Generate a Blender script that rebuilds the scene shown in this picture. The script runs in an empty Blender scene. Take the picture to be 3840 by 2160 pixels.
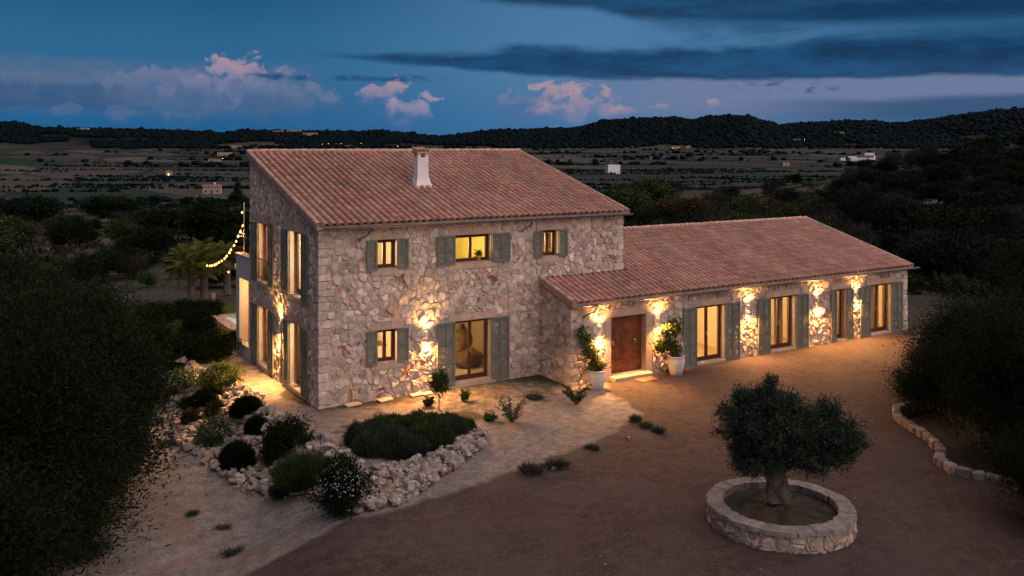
import bpy, bmesh, math, random
import numpy as np
from mathutils import Vector, Matrix

random.seed(7)
RNG = np.random.RandomState(7)
SC = bpy.context.scene
COL = SC.collection

# ------------------------------------------------------------------ camera
# world frame: origin = front left foot of the house, +X along the facade,
# +Y into the depth of the house, +Z up.  Camera: a drone hovering 8 m up.
FOC = 3394.0 / 3840.0
YAW = math.radians(58.3)
FW = np.array([math.cos(YAW), math.sin(YAW)])      # horizontal view direction
RT = np.array([math.sin(YAW), -math.cos(YAW)])     # to the right of it
CAM = np.array([-9.482, -26.543, 8.0])
cd = bpy.data.cameras.new('camera')
cam = bpy.data.objects.new('camera', cd)
COL.objects.link(cam)
SC.camera = cam
cam.location = CAM
cam.rotation_euler = (math.radians(90), 0, YAW - math.radians(90))
cd.sensor_width = 36.0
cd.lens = 36.0 * FOC
cd.shift_y = -(1080 - 550) / 3840.0
cd.clip_start = 0.3
cd.clip_end = 30000

# ------------------------------------------------------------------ render / exposure
SC.render.engine = 'CYCLES'
SC.view_settings.view_transform = 'Standard'
SC.view_settings.look = 'None'
SC.view_settings.gamma = 1.0
SC.view_settings.exposure = 0.0
SC.view_settings.use_curve_mapping = False
cy = SC.cycles
cy.use_denoising = True
cy.max_bounces = 7
cy.diffuse_bounces = 3
cy.glossy_bounces = 3
cy.transparent_max_bounces = 12
cy.sample_clamp_indirect = 4.0
cy.use_light_tree = True
cy.caustics_reflective = False
cy.caustics_refractive = False


class NT:
    """small helper for building node trees"""
    def __init__(s, tree):
        s.t = tree
        s.n = tree.nodes
        s.l = tree.links

    def new(s, typ, **kw):
        n = s.n.new(typ)
        for k, v in kw.items():
            setattr(n, k, v)
        return n

    def put(s, sock, v):
        if isinstance(v, bpy.types.NodeSocket):
            s.l.new(v, sock)
        elif isinstance(v, (tuple, list)) and len(v) == 3 and sock.type == 'RGBA':
            sock.default_value = (*v, 1)
        else:
            sock.default_value = v

    def m(s, op, a, b=0.0, c=None, clamp=False):
        n = s.new('ShaderNodeMath', operation=op, use_clamp=clamp)
        s.put(n.inputs[0], a)
        s.put(n.inputs[1], b)
        if c is not None:
            s.put(n.inputs[2], c)
        return n.outputs[0]

    def vm(s, op, a, b=None):
        n = s.new('ShaderNodeVectorMath', operation=op)
        s.put(n.inputs[0], a)
        if b is not None:
            s.put(n.inputs[1], b)
        return n.outputs['Value'] if op in ('DOT_PRODUCT', 'LENGTH') else n.outputs[0]

    def mix(s, f, a, b, mode='MIX'):
        n = s.new('ShaderNodeMix', data_type='RGBA', blend_type=mode)
        s.put(n.inputs[0], f)
        s.put(n.inputs[6], a)
        s.put(n.inputs[7], b)
        return n.outputs[2]

    def noise(s, vec, scale, detail=4, rough=0.55, dist=0.0, dim='3D'):
        n = s.new('ShaderNodeTexNoise', noise_dimensions=dim)
        if vec is not None:
            s.put(n.inputs['Vector'], vec)
        n.inputs['Scale'].default_value = scale
        n.inputs['Detail'].default_value = detail
        n.inputs['Roughness'].default_value = rough
        n.inputs['Distortion'].default_value = dist
        return n.outputs[0]

    def sm(s, v, lo, hi):
        """smoothstep of v between lo and hi (lo may exceed hi)"""
        n = s.new('ShaderNodeMapRange', interpolation_type='SMOOTHSTEP')
        s.put(n.inputs[0], v)
        if not isinstance(lo, bpy.types.NodeSocket) and not isinstance(hi, bpy.types.NodeSocket) and lo > hi:
            n.inputs[1].default_value = hi
            n.inputs[2].default_value = lo
            n.inputs[3].default_value = 1
            n.inputs[4].default_value = 0
        else:
            s.put(n.inputs[1], lo)
            s.put(n.inputs[2], hi)
        return n.outputs[0]

    def ramp(s, v, stops, interp='LINEAR'):
        n = s.new('ShaderNodeValToRGB')
        cr = n.color_ramp
        cr.interpolation = interp
        while len(cr.elements) < len(stops):
            cr.elements.new(0.5)
        for e, (p, c) in zip(cr.elements, stops):
            e.position = p
            e.color = (c, c, c, 1) if isinstance(c, (int, float)) else (*c, 1)
        s.put(n.inputs[0], v)
        return n.outputs[0]

    def comb(s, x, y, z=0.0):
        n = s.new('ShaderNodeCombineXYZ')
        for i, v in enumerate((x, y, z)):
            s.put(n.inputs[i], v)
        return n.outputs[0]


def lin(r, g, b):
    f = lambda c: (c / 255 / 12.92) if c / 255 <= 0.04045 else ((c / 255 + 0.055) / 1.055) ** 2.4
    return (f(r), f(g), f(b))


# ------------------------------------------------------------------ sky
# Directions are given as azimuth P from the drone's heading and elevation Q, both in 1/2277 rad.
def sk(x, y):
    az = math.atan((x - 1288) / 2277)
    return 2277 * az, 2277 * math.atan((369 - y) / 2277 * math.cos(az))


world = bpy.data.worlds.new('World')
SC.world = world
world.use_nodes = True
W = NT(world.node_tree)
W.n.clear()
wd = W.new('ShaderNodeTexCoord').outputs['Generated']
fwd = W.vm('DOT_PRODUCT', wd, (FW[0], FW[1], 0))
rgt = W.vm('DOT_PRODUCT', wd, (RT[0], RT[1], 0))
sepw = W.new('ShaderNodeSeparateXYZ')
W.put(sepw.inputs[0], wd)
azi = W.m('ARCTAN2', rgt, fwd)
ele = W.m('ARCSINE', sepw.outputs[2])
P = W.m('MULTIPLY', azi, 2277.0)
Q = W.m('MULTIPLY', ele, 2277.0)
PN = W.m('MULTIPLY_ADD', P, 1 / 4000.0, 0.5, clamp=True)       # 0..1 for ramps


def pcurve(pts, sc):
    """piecewise linear function of azimuth; pts (x, value in Q units) -> socket"""
    st = []
    for x, v in pts:
        p = sk(x, 200)[0]
        st.append((min(1, max(0, p / 4000 + 0.5)), v / sc))
    return W.m('MULTIPLY', W.ramp(PN, st), sc)


n_str = W.noise(W.comb(W.m('MULTIPLY', P, 1 / 420), W.m('MULTIPLY', Q, 1 / 62)), 1.0, 6, 0.55, 0.6)
n_str = W.m('SUBTRACT', n_str, 0.5)
n_fin = W.m('SUBTRACT', W.noise(W.comb(W.m('MULTIPLY', P, 1 / 90), W.m('MULTIPLY', Q, 1 / 34)), 1.0, 6, 0.6, 0.3), 0.5)
n_cum = W.m('SUBTRACT', W.noise(W.comb(W.m('MULTIPLY', P, 1 / 46), W.m('MULTIPLY', Q, 1 / 36), 3.1), 1.0, 4, 0.5, 0.5), 0.5)
# clear twilight: blue, paler at mid height
skyc = W.ramp(W.m('MULTIPLY_ADD', Q, 1 / 2000.0, 0.0, clamp=True),
              [(0.0, lin(26, 94, 144)), (0.035, lin(34, 100, 150)), (0.09, lin(44, 106, 152)), (0.14, lin(36, 102, 146)),
               (0.2, lin(16, 82, 122)), (0.45, lin(24, 72, 108)), (1.0, lin(30, 64, 102))])
# broad paler zone in the middle of the view and blue-grey glow under the cloud bank
mid = W.m('MULTIPLY', W.sm(P, -700, 250), W.sm(P, 1500, 500))
skyc = W.mix(W.m('MULTIPLY', mid, W.m('MULTIPLY_ADD', W.sm(Q, 60, 180), 0.2, 0.58)), skyc, lin(82, 130, 176))
strip = W.m('MULTIPLY', W.sm(P, -150, 550), W.m('MULTIPLY', W.sm(Q, 30, 110), W.sm(Q, 215, 160)))
skyc = W.mix(W.m('MULTIPLY', strip, 0.9), skyc, lin(114, 128, 164))
lowr = W.m('MULTIPLY', W.sm(P, 450, 1000), W.m('MULTIPLY', W.sm(W.m('MULTIPLY_ADD', n_str, 40, Q), 122, 102), W.sm(Q, 40, 75)))
skyc = W.mix(W.m('MULTIPLY', lowr, 0.85), skyc, lin(42, 82, 122))
# diffuse lavender bank low on the left
ql = W.m('MULTIPLY_ADD', n_str, 46, Q)
bank = W.m('MULTIPLY', W.sm(P, -430, -560), W.m('MULTIPLY', W.sm(ql, 62, 105), W.sm(ql, 214, 176)))
bank = W.m('MULTIPLY', bank, W.sm(n_fin, -0.3, 0.16))
skyc = W.mix(W.m('MULTIPLY', bank, 0.75), skyc, lin(96, 112, 144))
dk = W.m('MULTIPLY', W.sm(P, -820, -1000), W.m('MULTIPLY', W.sm(ql, 70, 100), W.sm(ql, 165, 135)))
skyc = W.mix(W.m('MULTIPLY', dk, 0.55), skyc, lin(30, 80, 128))


def cumulus(x, y, rx, ry, body, amt, lit=None, thr=0.0):
    """a heap cloud: body colour, sunlit top"""
    global skyc
    p, q = sk(x, y)
    a = W.m('MULTIPLY', W.m('SUBTRACT', P, p), 1 / rx)
    b = W.m('MULTIPLY', W.m('SUBTRACT', Q, q), 1 / ry)
    r2 = W.m('ADD', W.m('MULTIPLY', a, a), W.m('MULTIPLY', b, b))
    f = W.m('MULTIPLY_ADD', n_cum, 4.2, W.m('SUBTRACT', 0.9 + thr, W.m('MULTIPLY', r2, W.sm(b, -2.2, 0.4))))
    mk = W.m('MULTIPLY', W.sm(f, 0.0, W.m('MULTIPLY_ADD', W.sm(b, 0.3, -0.9), 2.2, 0.5)), W.sm(r2, 3.6, 1.0))
    if lit:
        col = W.mix(W.sm(W.m('MULTIPLY_ADD', n_cum, 2.0, b), -0.5, 0.9), body, lit)
    else:
        col = body
    skyc = W.mix(W.m('MULTIPLY', mk, amt), skyc, col)


LAV, PNK, GRY = lin(96, 116, 152), lin(176, 150, 164), lin(112, 128, 164)
cumulus(640, 250, 190, 74, lin(60, 100, 144), 0.8, lin(112, 128, 160), .25)
cumulus(440, 225, 170, 50, lin(78, 106, 150), 0.6, lin(120, 128, 164), .2)
cumulus(200, 205, 190, 30, LAV, 0.5)
cumulus(300, 285, 60, 26, LAV, 0.45)
cumulus(170, 280, 40, 20, LAV, 0.4)
cumulus(450, 290, 38, 22, LAV, 0.45)
cumulus(595, 184, 92, 52, lin(120, 128, 168), 0.9, PNK)
cumulus(970, 236, 80, 46, lin(104, 122, 166), 0.9, PNK)
cumulus(1035, 272, 72, 46, lin(110, 126, 168), 0.85, lin(170, 150, 176))
cumulus(1330, 268, 120, 46, lin(66, 104, 158), 0.85, GRY)
cumulus(1400, 256, 96, 52, GRY, 0.85, PNK)
cumulus(1470, 264, 110, 54, lin(122, 132, 174), 0.9, PNK)
cumulus(1580, 282, 42, 18, GRY, 0.7, PNK)
cumulus(1800, 262, 22, 16, GRY, 0.8, PNK)
cumulus(1655, 270, 24, 12, GRY, 0.6, PNK)
# long dark stratus bank widening to the right
qs = W.m('MULTIPLY_ADD', n_str, 34, W.m('MULTIPLY_ADD', n_fin, 20, Q))
lo = pcurve([(0, 226), (700, 226), (760, 226), (1000, 205), (1300, 179), (1500, 168), (1750, 160), (2100, 158), (2576, 155), (3300, 160)], 400)
hi = pcurve([(0, 226), (700, 226), (780, 236), (1000, 236), (1200, 240), (1300, 262), (1500, 246), (1750, 244), (2100, 262), (2576, 250), (3300, 280)], 400)
st1 = W.m('MULTIPLY', W.sm(W.m('SUBTRACT', qs, lo), -4, 12), W.sm(W.m('SUBTRACT', hi, qs), -8, 22))
st1 = W.m('MULTIPLY', st1, W.sm(P, -560, -380))
dcol = W.mix(W.sm(W.m('MULTIPLY_ADD', n_fin, 0.7, n_str), -0.3, 0.32), lin(4, 48, 86), lin(22, 82, 130))
skyc = W.mix(W.m('MULTIPLY', st1, 0.93), skyc, dcol)
# higher deck, upper right
lo2 = pcurve([(0, 900), (900, 520), (1060, 376), (1300, 346), (1500, 338), (1600, 308), (1800, 300), (1950, 292), (2200, 286), (2576, 276), (3300, 260)], 900)
st2 = W.sm(W.m('SUBTRACT', qs, lo2), -10, 20)
dk2 = W.mix(W.sm(W.m('MULTIPLY_ADD', n_fin, 0.7, n_str), -0.26, 0.3), lin(4, 42, 74), lin(20, 76, 120))
skyc = W.mix(W.m('MULTIPLY', st2, W.m('MULTIPLY', 0.9, W.sm(Q, 1500, 500))), skyc, dk2)
veil = W.m('MULTIPLY', W.sm(P, 280, 420), W.m('MULTIPLY', W.sm(Q, 225, 262), W.sm(Q, 345, 300)))
skyc = W.mix(W.m('MULTIPLY', veil, W.m('MULTIPLY_ADD', W.sm(n_str, 0.16, -0.25), 0.75, W.m('MULTIPLY', W.sm(P, 350, 900), 0.2), clamp=True)), skyc, lin(14, 64, 106))
st3 = W.m('MULTIPLY', W.sm(P, 640, 820), W.m('MULTIPLY', W.sm(qs, 296, 310), W.sm(qs, 340, 322)))
skyc = W.mix(W.m('MULTIPLY', st3, 0.6), skyc, lin(8, 48, 84))
# small dark streaks in the pale strip
stk = W.m('MULTIPLY', W.sm(P, 480, 620), W.m('MULTIPLY', W.sm(P, 860, 700), W.m('MULTIPLY', W.sm(Q, 122, 134), W.sm(Q, 160, 148))))
skyc = W.mix(W.m('MULTIPLY', stk, W.sm(n_fin, 0.0, 0.12)), skyc, lin(52, 88, 132))
stk2 = W.m('MULTIPLY', W.sm(P, -760, -600), W.m('MULTIPLY', W.sm(P, -130, -260), W.m('MULTIPLY', W.sm(Q, 158, 166), W.sm(Q, 182, 172))))
skyc = W.mix(W.m('MULTIPLY', stk2, W.sm(n_fin, -0.08, 0.08)), skyc, lin(34, 82, 134))
# physical twilight sky adds the afterglow on the sun's side, behind the drone
SUN_AZ = math.radians(305)          # compass-like: direction to the sun in the XY plane
SUN_EL = math.radians(38)
nis = W.new('ShaderNodeTexSky', sky_type='NISHITA')
nis.sun_disc = False
nis.sun_elevation = math.radians(1.0)
nis.sun_rotation = math.radians(90) - SUN_AZ
bg = W.new('ShaderNodeBackground')
W.put(bg.inputs[0], W.mix(1.0, skyc, W.mix(1.0, nis.outputs[0], (0.006, 0.006, 0.006), 'MULTIPLY'), 'ADD'))
bg.inputs[1].default_value = 0.9
wo = W.new('ShaderNodeOutputWorld')
W.l.new(bg.outputs[0], wo.inputs[0])

# ------------------------------------------------------------------ the last light: a wide, soft, faintly rosy glow
sl = bpy.data.lights.new('afterglow', 'SUN')
sl.energy = 3.4
sl.angle = math.radians(125)
sl.color = (1.0, 0.78, 0.69)
so = bpy.data.objects.new('afterglow', sl)
COL.objects.link(so)
sdir = Vector((math.cos(SUN_AZ) * math.cos(SUN_EL), math.sin(SUN_AZ) * math.cos(SUN_EL), math.sin(SUN_EL)))
so.rotation_euler = sdir.to_track_quat('Z', 'Y').to_euler()
so.location = (0, -40, 40)

# ------------------------------------------------------------------ helpers: naming, meshes, materials
def tag(o, label=None, cat=None, group=None, kind=None):
    if label: o['label'] = label
    if cat: o['category'] = cat
    if group: o['group'] = group
    if kind: o['kind'] = kind
    return o


def empty(name, loc=(0, 0, 0), rz=0.0, label=None, cat=None, group=None):
    o = bpy.data.objects.new(name, None)
    o.empty_display_size = 0.2
    COL.objects.link(o)
    o.location = loc
    o.rotation_euler = (0, 0, rz)
    return tag(o, label, cat, group)


def link(name, me, parent=None, loc=None):
    o = bpy.data.objects.new(name, me)
    COL.objects.link(o)
    if loc is not None: o.location = loc
    if parent is not None: o.parent = parent
    return o


def copy_tree(o, parent=None):
    c = o.copy()
    COL.objects.link(c)
    c.parent = parent
    for ch in list(o.children):
        copy_tree(ch, c)
    return c


class MB:
    """collects shapes and links them as ONE mesh object"""
    def __init__(s):
        s.v = []
        s.f = []
        s.t = []
        s.mi = []
        s.mat = 0
        s.smooth = []

    def add(s, vs, fs, tint=(1, 1, 1), smooth=False):
        b = len(s.v)
        s.v.extend([tuple(p) for p in vs])
        for f in fs:
            s.f.append(tuple(i + b for i in f))
            s.t.append(tint)
            s.mi.append(s.mat)
            s.smooth.append(smooth)
        return s

    def box(s, x0, x1, y0, y1, z0, z1, tint=(1, 1, 1), rot=None, skip=()):
        vs = [(x, y, z) for z in (z0, z1) for y in (y0, y1) for x in (x0, x1)]
        if rot:
            c, a = rot
            ca, sa = math.cos(a), math.sin(a)
            vs = [(c[0] + (x - c[0]) * ca - (y - c[1]) * sa, c[1] + (x - c[0]) * sa + (y - c[1]) * ca, z) for x, y, z in vs]
        fs = [(0, 2, 3, 1), (4, 5, 7, 6), (0, 1, 5, 4), (2, 6, 7, 3), (0, 4, 6, 2), (1, 3, 7, 5)]
        return s.add(vs, [f for i, f in enumerate(fs) if i not in skip], tint)

    def obox(s, M, hx, hy, hz, tint=(1, 1, 1), bev=0.0):
        """box given by a matrix and half sizes, optionally with cut corners"""
        if bev:
            vs = []
            fs = []
            pts = []
            for sx in (-1, 1):
                for sy in (-1, 1):
                    for sz in (-1, 1):
                        pts += [(sx * hx, sy * (hy - bev), sz * (hz - bev)), (sx * (hx - bev), sy * hy, sz * (hz - bev)), (sx * (hx - bev), sy * (hy - bev), sz * hz)]
            k = lambda a, b, c, m: ((a * 2 + b) * 2 + c) * 3 + m
            for a in (0, 1):
                fs.append((k(a, 0, 0, 0), k(a, 1, 0, 0), k(a, 1, 1, 0), k(a, 0, 1, 0)))
                fs.append((k(0, a, 0, 1), k(1, a, 0, 1), k(1, a, 1, 1), k(0, a, 1, 1)))
                fs.append((k(0, 0, a, 2), k(1, 0, a, 2), k(1, 1, a, 2), k(0, 1, a, 2)))
                for b in (0, 1):
                    fs.append((k(a, b, 0, 0), k(a, b, 1, 0), k(a, b, 1, 1), k(a, b, 0, 1)))
                    fs.append((k(a, 0, b, 0), k(a, 1, b, 0), k(a, 1, b, 2), k(a, 0, b, 2)))
                    fs.append((k(0, a, b, 1), k(1, a, b, 1), k(1, a, b, 2), k(0, a, b, 2)))
                    for c in (0, 1):
                        fs.append((k(a, b, c, 0), k(a, b, c, 1), k(a, b, c, 2)))
            vs = [M @ Vector(p) for p in pts]
            return s.add(vs, fs, tint)
        vs = [M @ Vector((x * hx, y * hy, z * hz)) for z in (-1, 1) for y in (-1, 1) for x in (-1, 1)]
        return s.add(vs, [(0, 2, 3, 1), (4, 5, 7, 6), (0, 1, 5, 4), (2, 6, 7, 3), (0, 4, 6, 2), (1, 3, 7, 5)], tint)

    def tube(s, pts, rad, seg=8, tint=(1, 1, 1), cap=True, smooth=True, wob=None):
        pts = [Vector(p) for p in pts]
        n = len(pts)
        if not hasattr(rad, '__len__'): rad = [rad] * n
        vs = []
        up = Vector((0, 0, 1))
        for i, p in enumerate(pts):
            d = (pts[min(i + 1, n - 1)] - pts[max(i - 1, 0)]).normalized()
            a = d.cross(up)
            if a.length < 0.05: a = d.cross(Vector((1, 0, 0)))
            a.normalize()
            b = d.cross(a)
            for k in range(seg):
                t = 2 * math.pi * k / seg
                r = rad[i] * (1 + (wob(i, k) if wob else 0))
                vs.append(p + a * (r * math.cos(t)) + b * (r * math.sin(t)))
        fs = [(i * seg + k, i * seg + (k + 1) % seg, (i + 1) * seg + (k + 1) % seg, (i + 1) * seg + k) for i in range(n - 1) for k in range(seg)]
        s.add(vs, fs, tint, smooth)
        if cap:
            b = len(s.v) - len(vs)
            s.f += [tuple(b + k for k in range(seg))[::-1], tuple(b + (n - 1) * seg + k for k in range(seg))]
            s.t += [tint] * 2
            s.mi += [s.mat] * 2
            s.smooth += [False] * 2
        return s

    def lathe(s, prof, seg=24, c=(0, 0, 0), tint=(1, 1, 1), smooth=True):
        vs = [(c[0] + r * math.cos(2 * math.pi * k / seg), c[1] + r * math.sin(2 * math.pi * k / seg), c[2] + z) for r, z in prof for k in range(seg)]
        n = len(prof)
        fs = [(i * seg + k, i * seg + (k + 1) % seg, (i + 1) * seg + (k + 1) % seg, (i + 1) * seg + k) for i in range(n - 1) for k in range(seg)]
        return s.add(vs, fs, tint, smooth)

    def mesh(s, name, mats, off=(0, 0, 0)):
        me = bpy.data.meshes.new(name)
        me.from_pydata([(x - off[0], y - off[1], z - off[2]) for x, y, z in s.v], [], s.f)
        for m in (mats if isinstance(mats, (list, tuple)) else [mats]):
            me.materials.append(m)
        a = me.attributes.new('tint', 'FLOAT_COLOR', 'FACE')
        a.data.foreach_set('color', np.array([(*t, 1) for t in s.t], dtype=np.float32).ravel())
        me.polygons.foreach_set('material_index', s.mi)
        me.polygons.foreach_set('use_smooth', s.smooth)
        me.update()
        return me

    def build(s, name, mats, parent=None, origin=None, **tags):
        off = origin or (0, 0, 0)
        o = link(name, s.mesh(name, mats, off), parent, off if origin else None)
        return tag(o, **tags)


def mesh_np(name, V, Fa, mats, tint=None, mi=None):
    """fast mesh from numpy arrays, faces all with the same number of corners"""
    me = bpy.data.meshes.new(name)
    k = Fa.shape[1]
    nf = len(Fa)
    me.vertices.add(len(V))
    me.vertices.foreach_set('co', np.asarray(V, np.float32).ravel())
    me.loops.add(nf * k)
    me.loops.foreach_set('vertex_index', np.asarray(Fa, np.int32).ravel())
    me.polygons.add(nf)
    me.polygons.foreach_set('loop_start', np.arange(0, nf * k, k, dtype=np.int32))
    me.polygons.foreach_set('loop_total', np.full(nf, k, dtype=np.int32))
    for m in mats:
        me.materials.append(m)
    if mi is not None:
        me.polygons.foreach_set('material_index', np.asarray(mi, np.int32))
    me.update(calc_edges=True)
    if tint is not None:
        a = me.attributes.new('tint', 'FLOAT_COLOR', 'FACE')
        c = np.ones((nf, 4), np.float32)
        c[:, :3] = tint
        a.data.foreach_set('color', c.ravel())
    return me


def material(name, col, rough=0.85, var=0.0, vscale=3.0, var2=None, bump=0.0, bscale=30.0, tint=False, spec=0.3, metal=0.0, extra=None, objcol=False):
    m = bpy.data.materials.new(name)
    m.use_nodes = True
    t = NT(m.node_tree)
    b = t.n['Principled BSDF']
    b.inputs['Roughness'].default_value = rough
    b.inputs['Specular IOR Level'].default_value = spec
    b.inputs['Metallic'].default_value = metal
    pos = t.new('ShaderNodeNewGeometry').outputs['Position']
    c = (*col, 1)
    if var:
        n = t.noise(pos, vscale, 5, 0.6)
        c = t.mix(t.sm(n, 0.3, 0.7), tuple(x * (1 - var) for x in col), tuple(min(1, x * (1 + var)) for x in col))
    if var2:
        colb, sc2, lo, hi = var2
        c = t.mix(t.sm(t.noise(pos, sc2, 5, 0.65, 0.4), lo, hi), c, colb)
    if extra:
        c = extra(t, c, pos)
    if tint:
        a = t.new('ShaderNodeAttribute', attribute_name='tint')
        c = t.mix(1.0, c, a.outputs['Color'], 'MULTIPLY')
    if objcol:
        oi = t.new('ShaderNodeObjectInfo')
        c = t.mix(1.0, c, oi.outputs['Color'], 'MULTIPLY')
    t.put(b.inputs['Base Color'], c)
    if bump:
        bp = t.new('ShaderNodeBump')
        bp.inputs['Strength'].default_value = bump
        bp.inputs['Distance'].default_value = 0.02
        t.put(bp.inputs['Height'], t.noise(pos, bscale, 4, 0.65))
        t.l.new(bp.outputs[0], b.inputs['Normal'])
    return m


def emitter(name, col, strength):
    m = bpy.data.materials.new(name)
    m.use_nodes = True
    t = NT(m.node_tree)
    b = t.n['Principled BSDF']
    b.inputs['Base Color'].default_value = (0.8, 0.7, 0.5, 1)
    b.inputs['Emission Color'].default_value = (*col, 1)
    b.inputs['Emission Strength'].default_value = strength
    return m


def _stain(t, c, pos):
    n = t.noise(pos, 1.55, 6, 0.7, 0.8)
    c = t.mix(t.m('MULTIPLY', t.sm(n, 0.585, 0.66), 0.85), c, (0.2, 0.062, 0.03))
    n2 = t.noise(pos, 9.0, 5, 0.7, 0.3)
    c = t.mix(t.m('MULTIPLY', t.sm(n2, 0.6, 0.72), 0.55), c, (0.17, 0.085, 0.05))
    n3 = t.noise(pos, 26.0, 3, 0.6)
    return t.mix(t.m('MULTIPLY', t.sm(n3, 0.58, 0.7), 0.35), c, (0.12, 0.1, 0.09))


M = {}
M['stone'] = material('limestone', (0.56, 0.46, 0.395), 0.92, 0.24, 5.0, bump=0.9, bscale=22, tint=True, extra=_stain)
M['mortar'] = material('lime_mortar', (0.5, 0.415, 0.36), 0.95, 0.25, 6.0, bump=0.8, bscale=30, extra=_stain)
M['dressed'] = material('dressed_sandstone', (0.50, 0.37, 0.29), 0.85, 0.12, 3.0, bump=0.3, bscale=40, tint=True)
M['plaster'] = material('pale_plaster', (0.55, 0.53, 0.5), 0.9, 0.06, 2.0, bump=0.25, bscale=30)
M['white'] = material('white_render', (0.78, 0.74, 0.74), 0.9, 0.05, 5.0, bump=0.3, bscale=40)
M['tile'] = material('terracotta', (0.385, 0.215, 0.17), 0.88, 0.15, 2.3, var2=((0.30, 0.2, 0.16), 1.3, 0.5, 0.72), bump=0.55, bscale=26, tint=True, objcol=True)
M['verge'] = material('pale_verge_mortar', (0.42, 0.27, 0.21), 0.92, 0.2, 4.0, bump=0.6, bscale=20, tint=True)
M['wood'] = material('dark_stained_wood', (0.085, 0.028, 0.014), 0.5, 0.25, 9.0, bump=0.1, bscale=60)
M['door'] = material('varnished_door_wood', (0.15, 0.052, 0.02), 0.5, 0.35, 4.0, bump=0.2, bscale=50, tint=True)
M['green'] = material('grey_green_shutter_paint', (0.15, 0.168, 0.138), 0.6, 0.12, 3.0)
M['zinc'] = material('zinc', (0.2, 0.22, 0.25), 0.42, 0.15, 6.0, metal=0.7)
M['iron'] = material('dark_iron', (0.03, 0.028, 0.026), 0.5, 0.2, 8.0, metal=0.5)
M['brass'] = material('worn_brass', (0.7, 0.62, 0.5), 0.3, 0.1, 8.0, metal=0.9)
M['cream'] = material('cream_interior_paint', (0.8, 0.68, 0.48), 0.9, 0.03, 1.0)
M['yellow'] = material('yellow_interior_paint', (0.76, 0.64, 0.22), 0.9, 0.03, 1.0)
M['tilefloor'] = material('interior_floor', (0.58, 0.47, 0.3), 0.7, 0.05, 1.0)
M['rock'] = material('broken_limestone', (0.27, 0.242, 0.225), 0.92, 0.25, 6.0, var2=((0.2, 0.13, 0.09), 3.0, 0.58, 0.75), bump=0.8, bscale=25, tint=True, objcol=True)
M['pot'] = material('glazed_white_pot', (0.66, 0.62, 0.58), 0.55, 0.08, 6.0, bump=0.15, bscale=20)
M['soil'] = material('dark_soil', (0.045, 0.035, 0.028), 1.0, 0.4, 4.0, bump=1.0, bscale=18)
M['bark'] = material('grey_bark', (0.10, 0.085, 0.068), 0.95, 0.35, 8.0, bump=1.0, bscale=24)
M['mat'] = material('coir_mat', (0.3, 0.16, 0.07), 1.0, 0.15, 20.0, bump=0.5, bscale=120)
M['cloth'] = material('brown_cloth', (0.13, 0.085, 0.045), 0.95, 0.3, 6.0)
M['kitchen'] = material('kitchen_front', (0.55, 0.2, 0.08), 0.6)
M['worktop'] = material('dark_worktop', (0.12, 0.08, 0.05), 0.5)
M['ceramic'] = material('ochre_ceramic', (0.45, 0.25, 0.08), 0.5)
M['hose'] = material('black_hose', (0.012, 0.012, 0.012), 0.5)
M['glow'] = emitter('lamp_glow', (1.0, 0.66, 0.25), 30.0)
M['ceil_glow'] = emitter('ceiling_lamp_glow', (1.0, 0.78, 0.42), 6.0)
M['bulb'] = emitter('string_bulb_glow', (1.0, 0.34, 0.06), 7.0)
M['farwin'] = emitter('far_window_glow', (1.0, 0.72, 0.3), 3.0)
M['streetglow'] = emitter('street_lamp_glow', (1.0, 0.66, 0.22), 9.0)
M['farwhite'] = material('far_white_wall', (0.75, 0.76, 0.8), 0.9)
M['farbeige'] = material('far_beige_wall', (0.36, 0.3, 0.24), 0.9, 0.1, 0.3)
M['farroof'] = material('far_roof', (0.2, 0.11, 0.08), 0.9, 0.1, 0.3)
M['farglass'] = material('far_dark_glass', (0.03, 0.035, 0.045), 0.3)
M['poolwater'] = material('pool_water', (0.2, 0.62, 0.62), 0.12, 0.1, 3.0, spec=0.6)
M['coping'] = material('pool_coping', (0.42, 0.27, 0.22), 0.9, 0.15, 3.0)
M['petal'] = material('white_petals', (0.42, 0.44, 0.5), 0.8)


def leafmat(name, col, col2):
    m = bpy.data.materials.new(name)
    m.use_nodes = True
    t = NT(m.node_tree)
    b = t.n['Principled BSDF']
    b.inputs['Roughness'].default_value = 0.7
    b.inputs['Specular IOR Level'].default_value = 0.06
    a = t.new('ShaderNodeAttribute', attribute_name='tint')
    oi = t.new('ShaderNodeObjectInfo')
    pos = t.new('ShaderNodeNewGeometry').outputs['Position']
    c = t.mix(t.sm(t.noise(pos, 1.3, 3, 0.6), 0.35, 0.68), col, col2)
    c = t.mix(t.m('MULTIPLY', oi.outputs['Random'], 0.5), c, tuple(x * 0.55 for x in col2))
    c = t.mix(1.0, c, a.outputs['Color'], 'MULTIPLY')
    t.put(b.inputs['Base Color'], c)
    tr = t.new('ShaderNodeBsdfTranslucent')
    t.put(tr.inputs[0], c)
    mx = t.new('ShaderNodeMixShader')
    mx.inputs[0].default_value = 0.12
    t.l.new(b.outputs[0], mx.inputs[1])
    t.l.new(tr.outputs[0], mx.inputs[2])
    t.l.new(mx.outputs[0], t.n['Material Output'].inputs[0])
    return m


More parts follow.
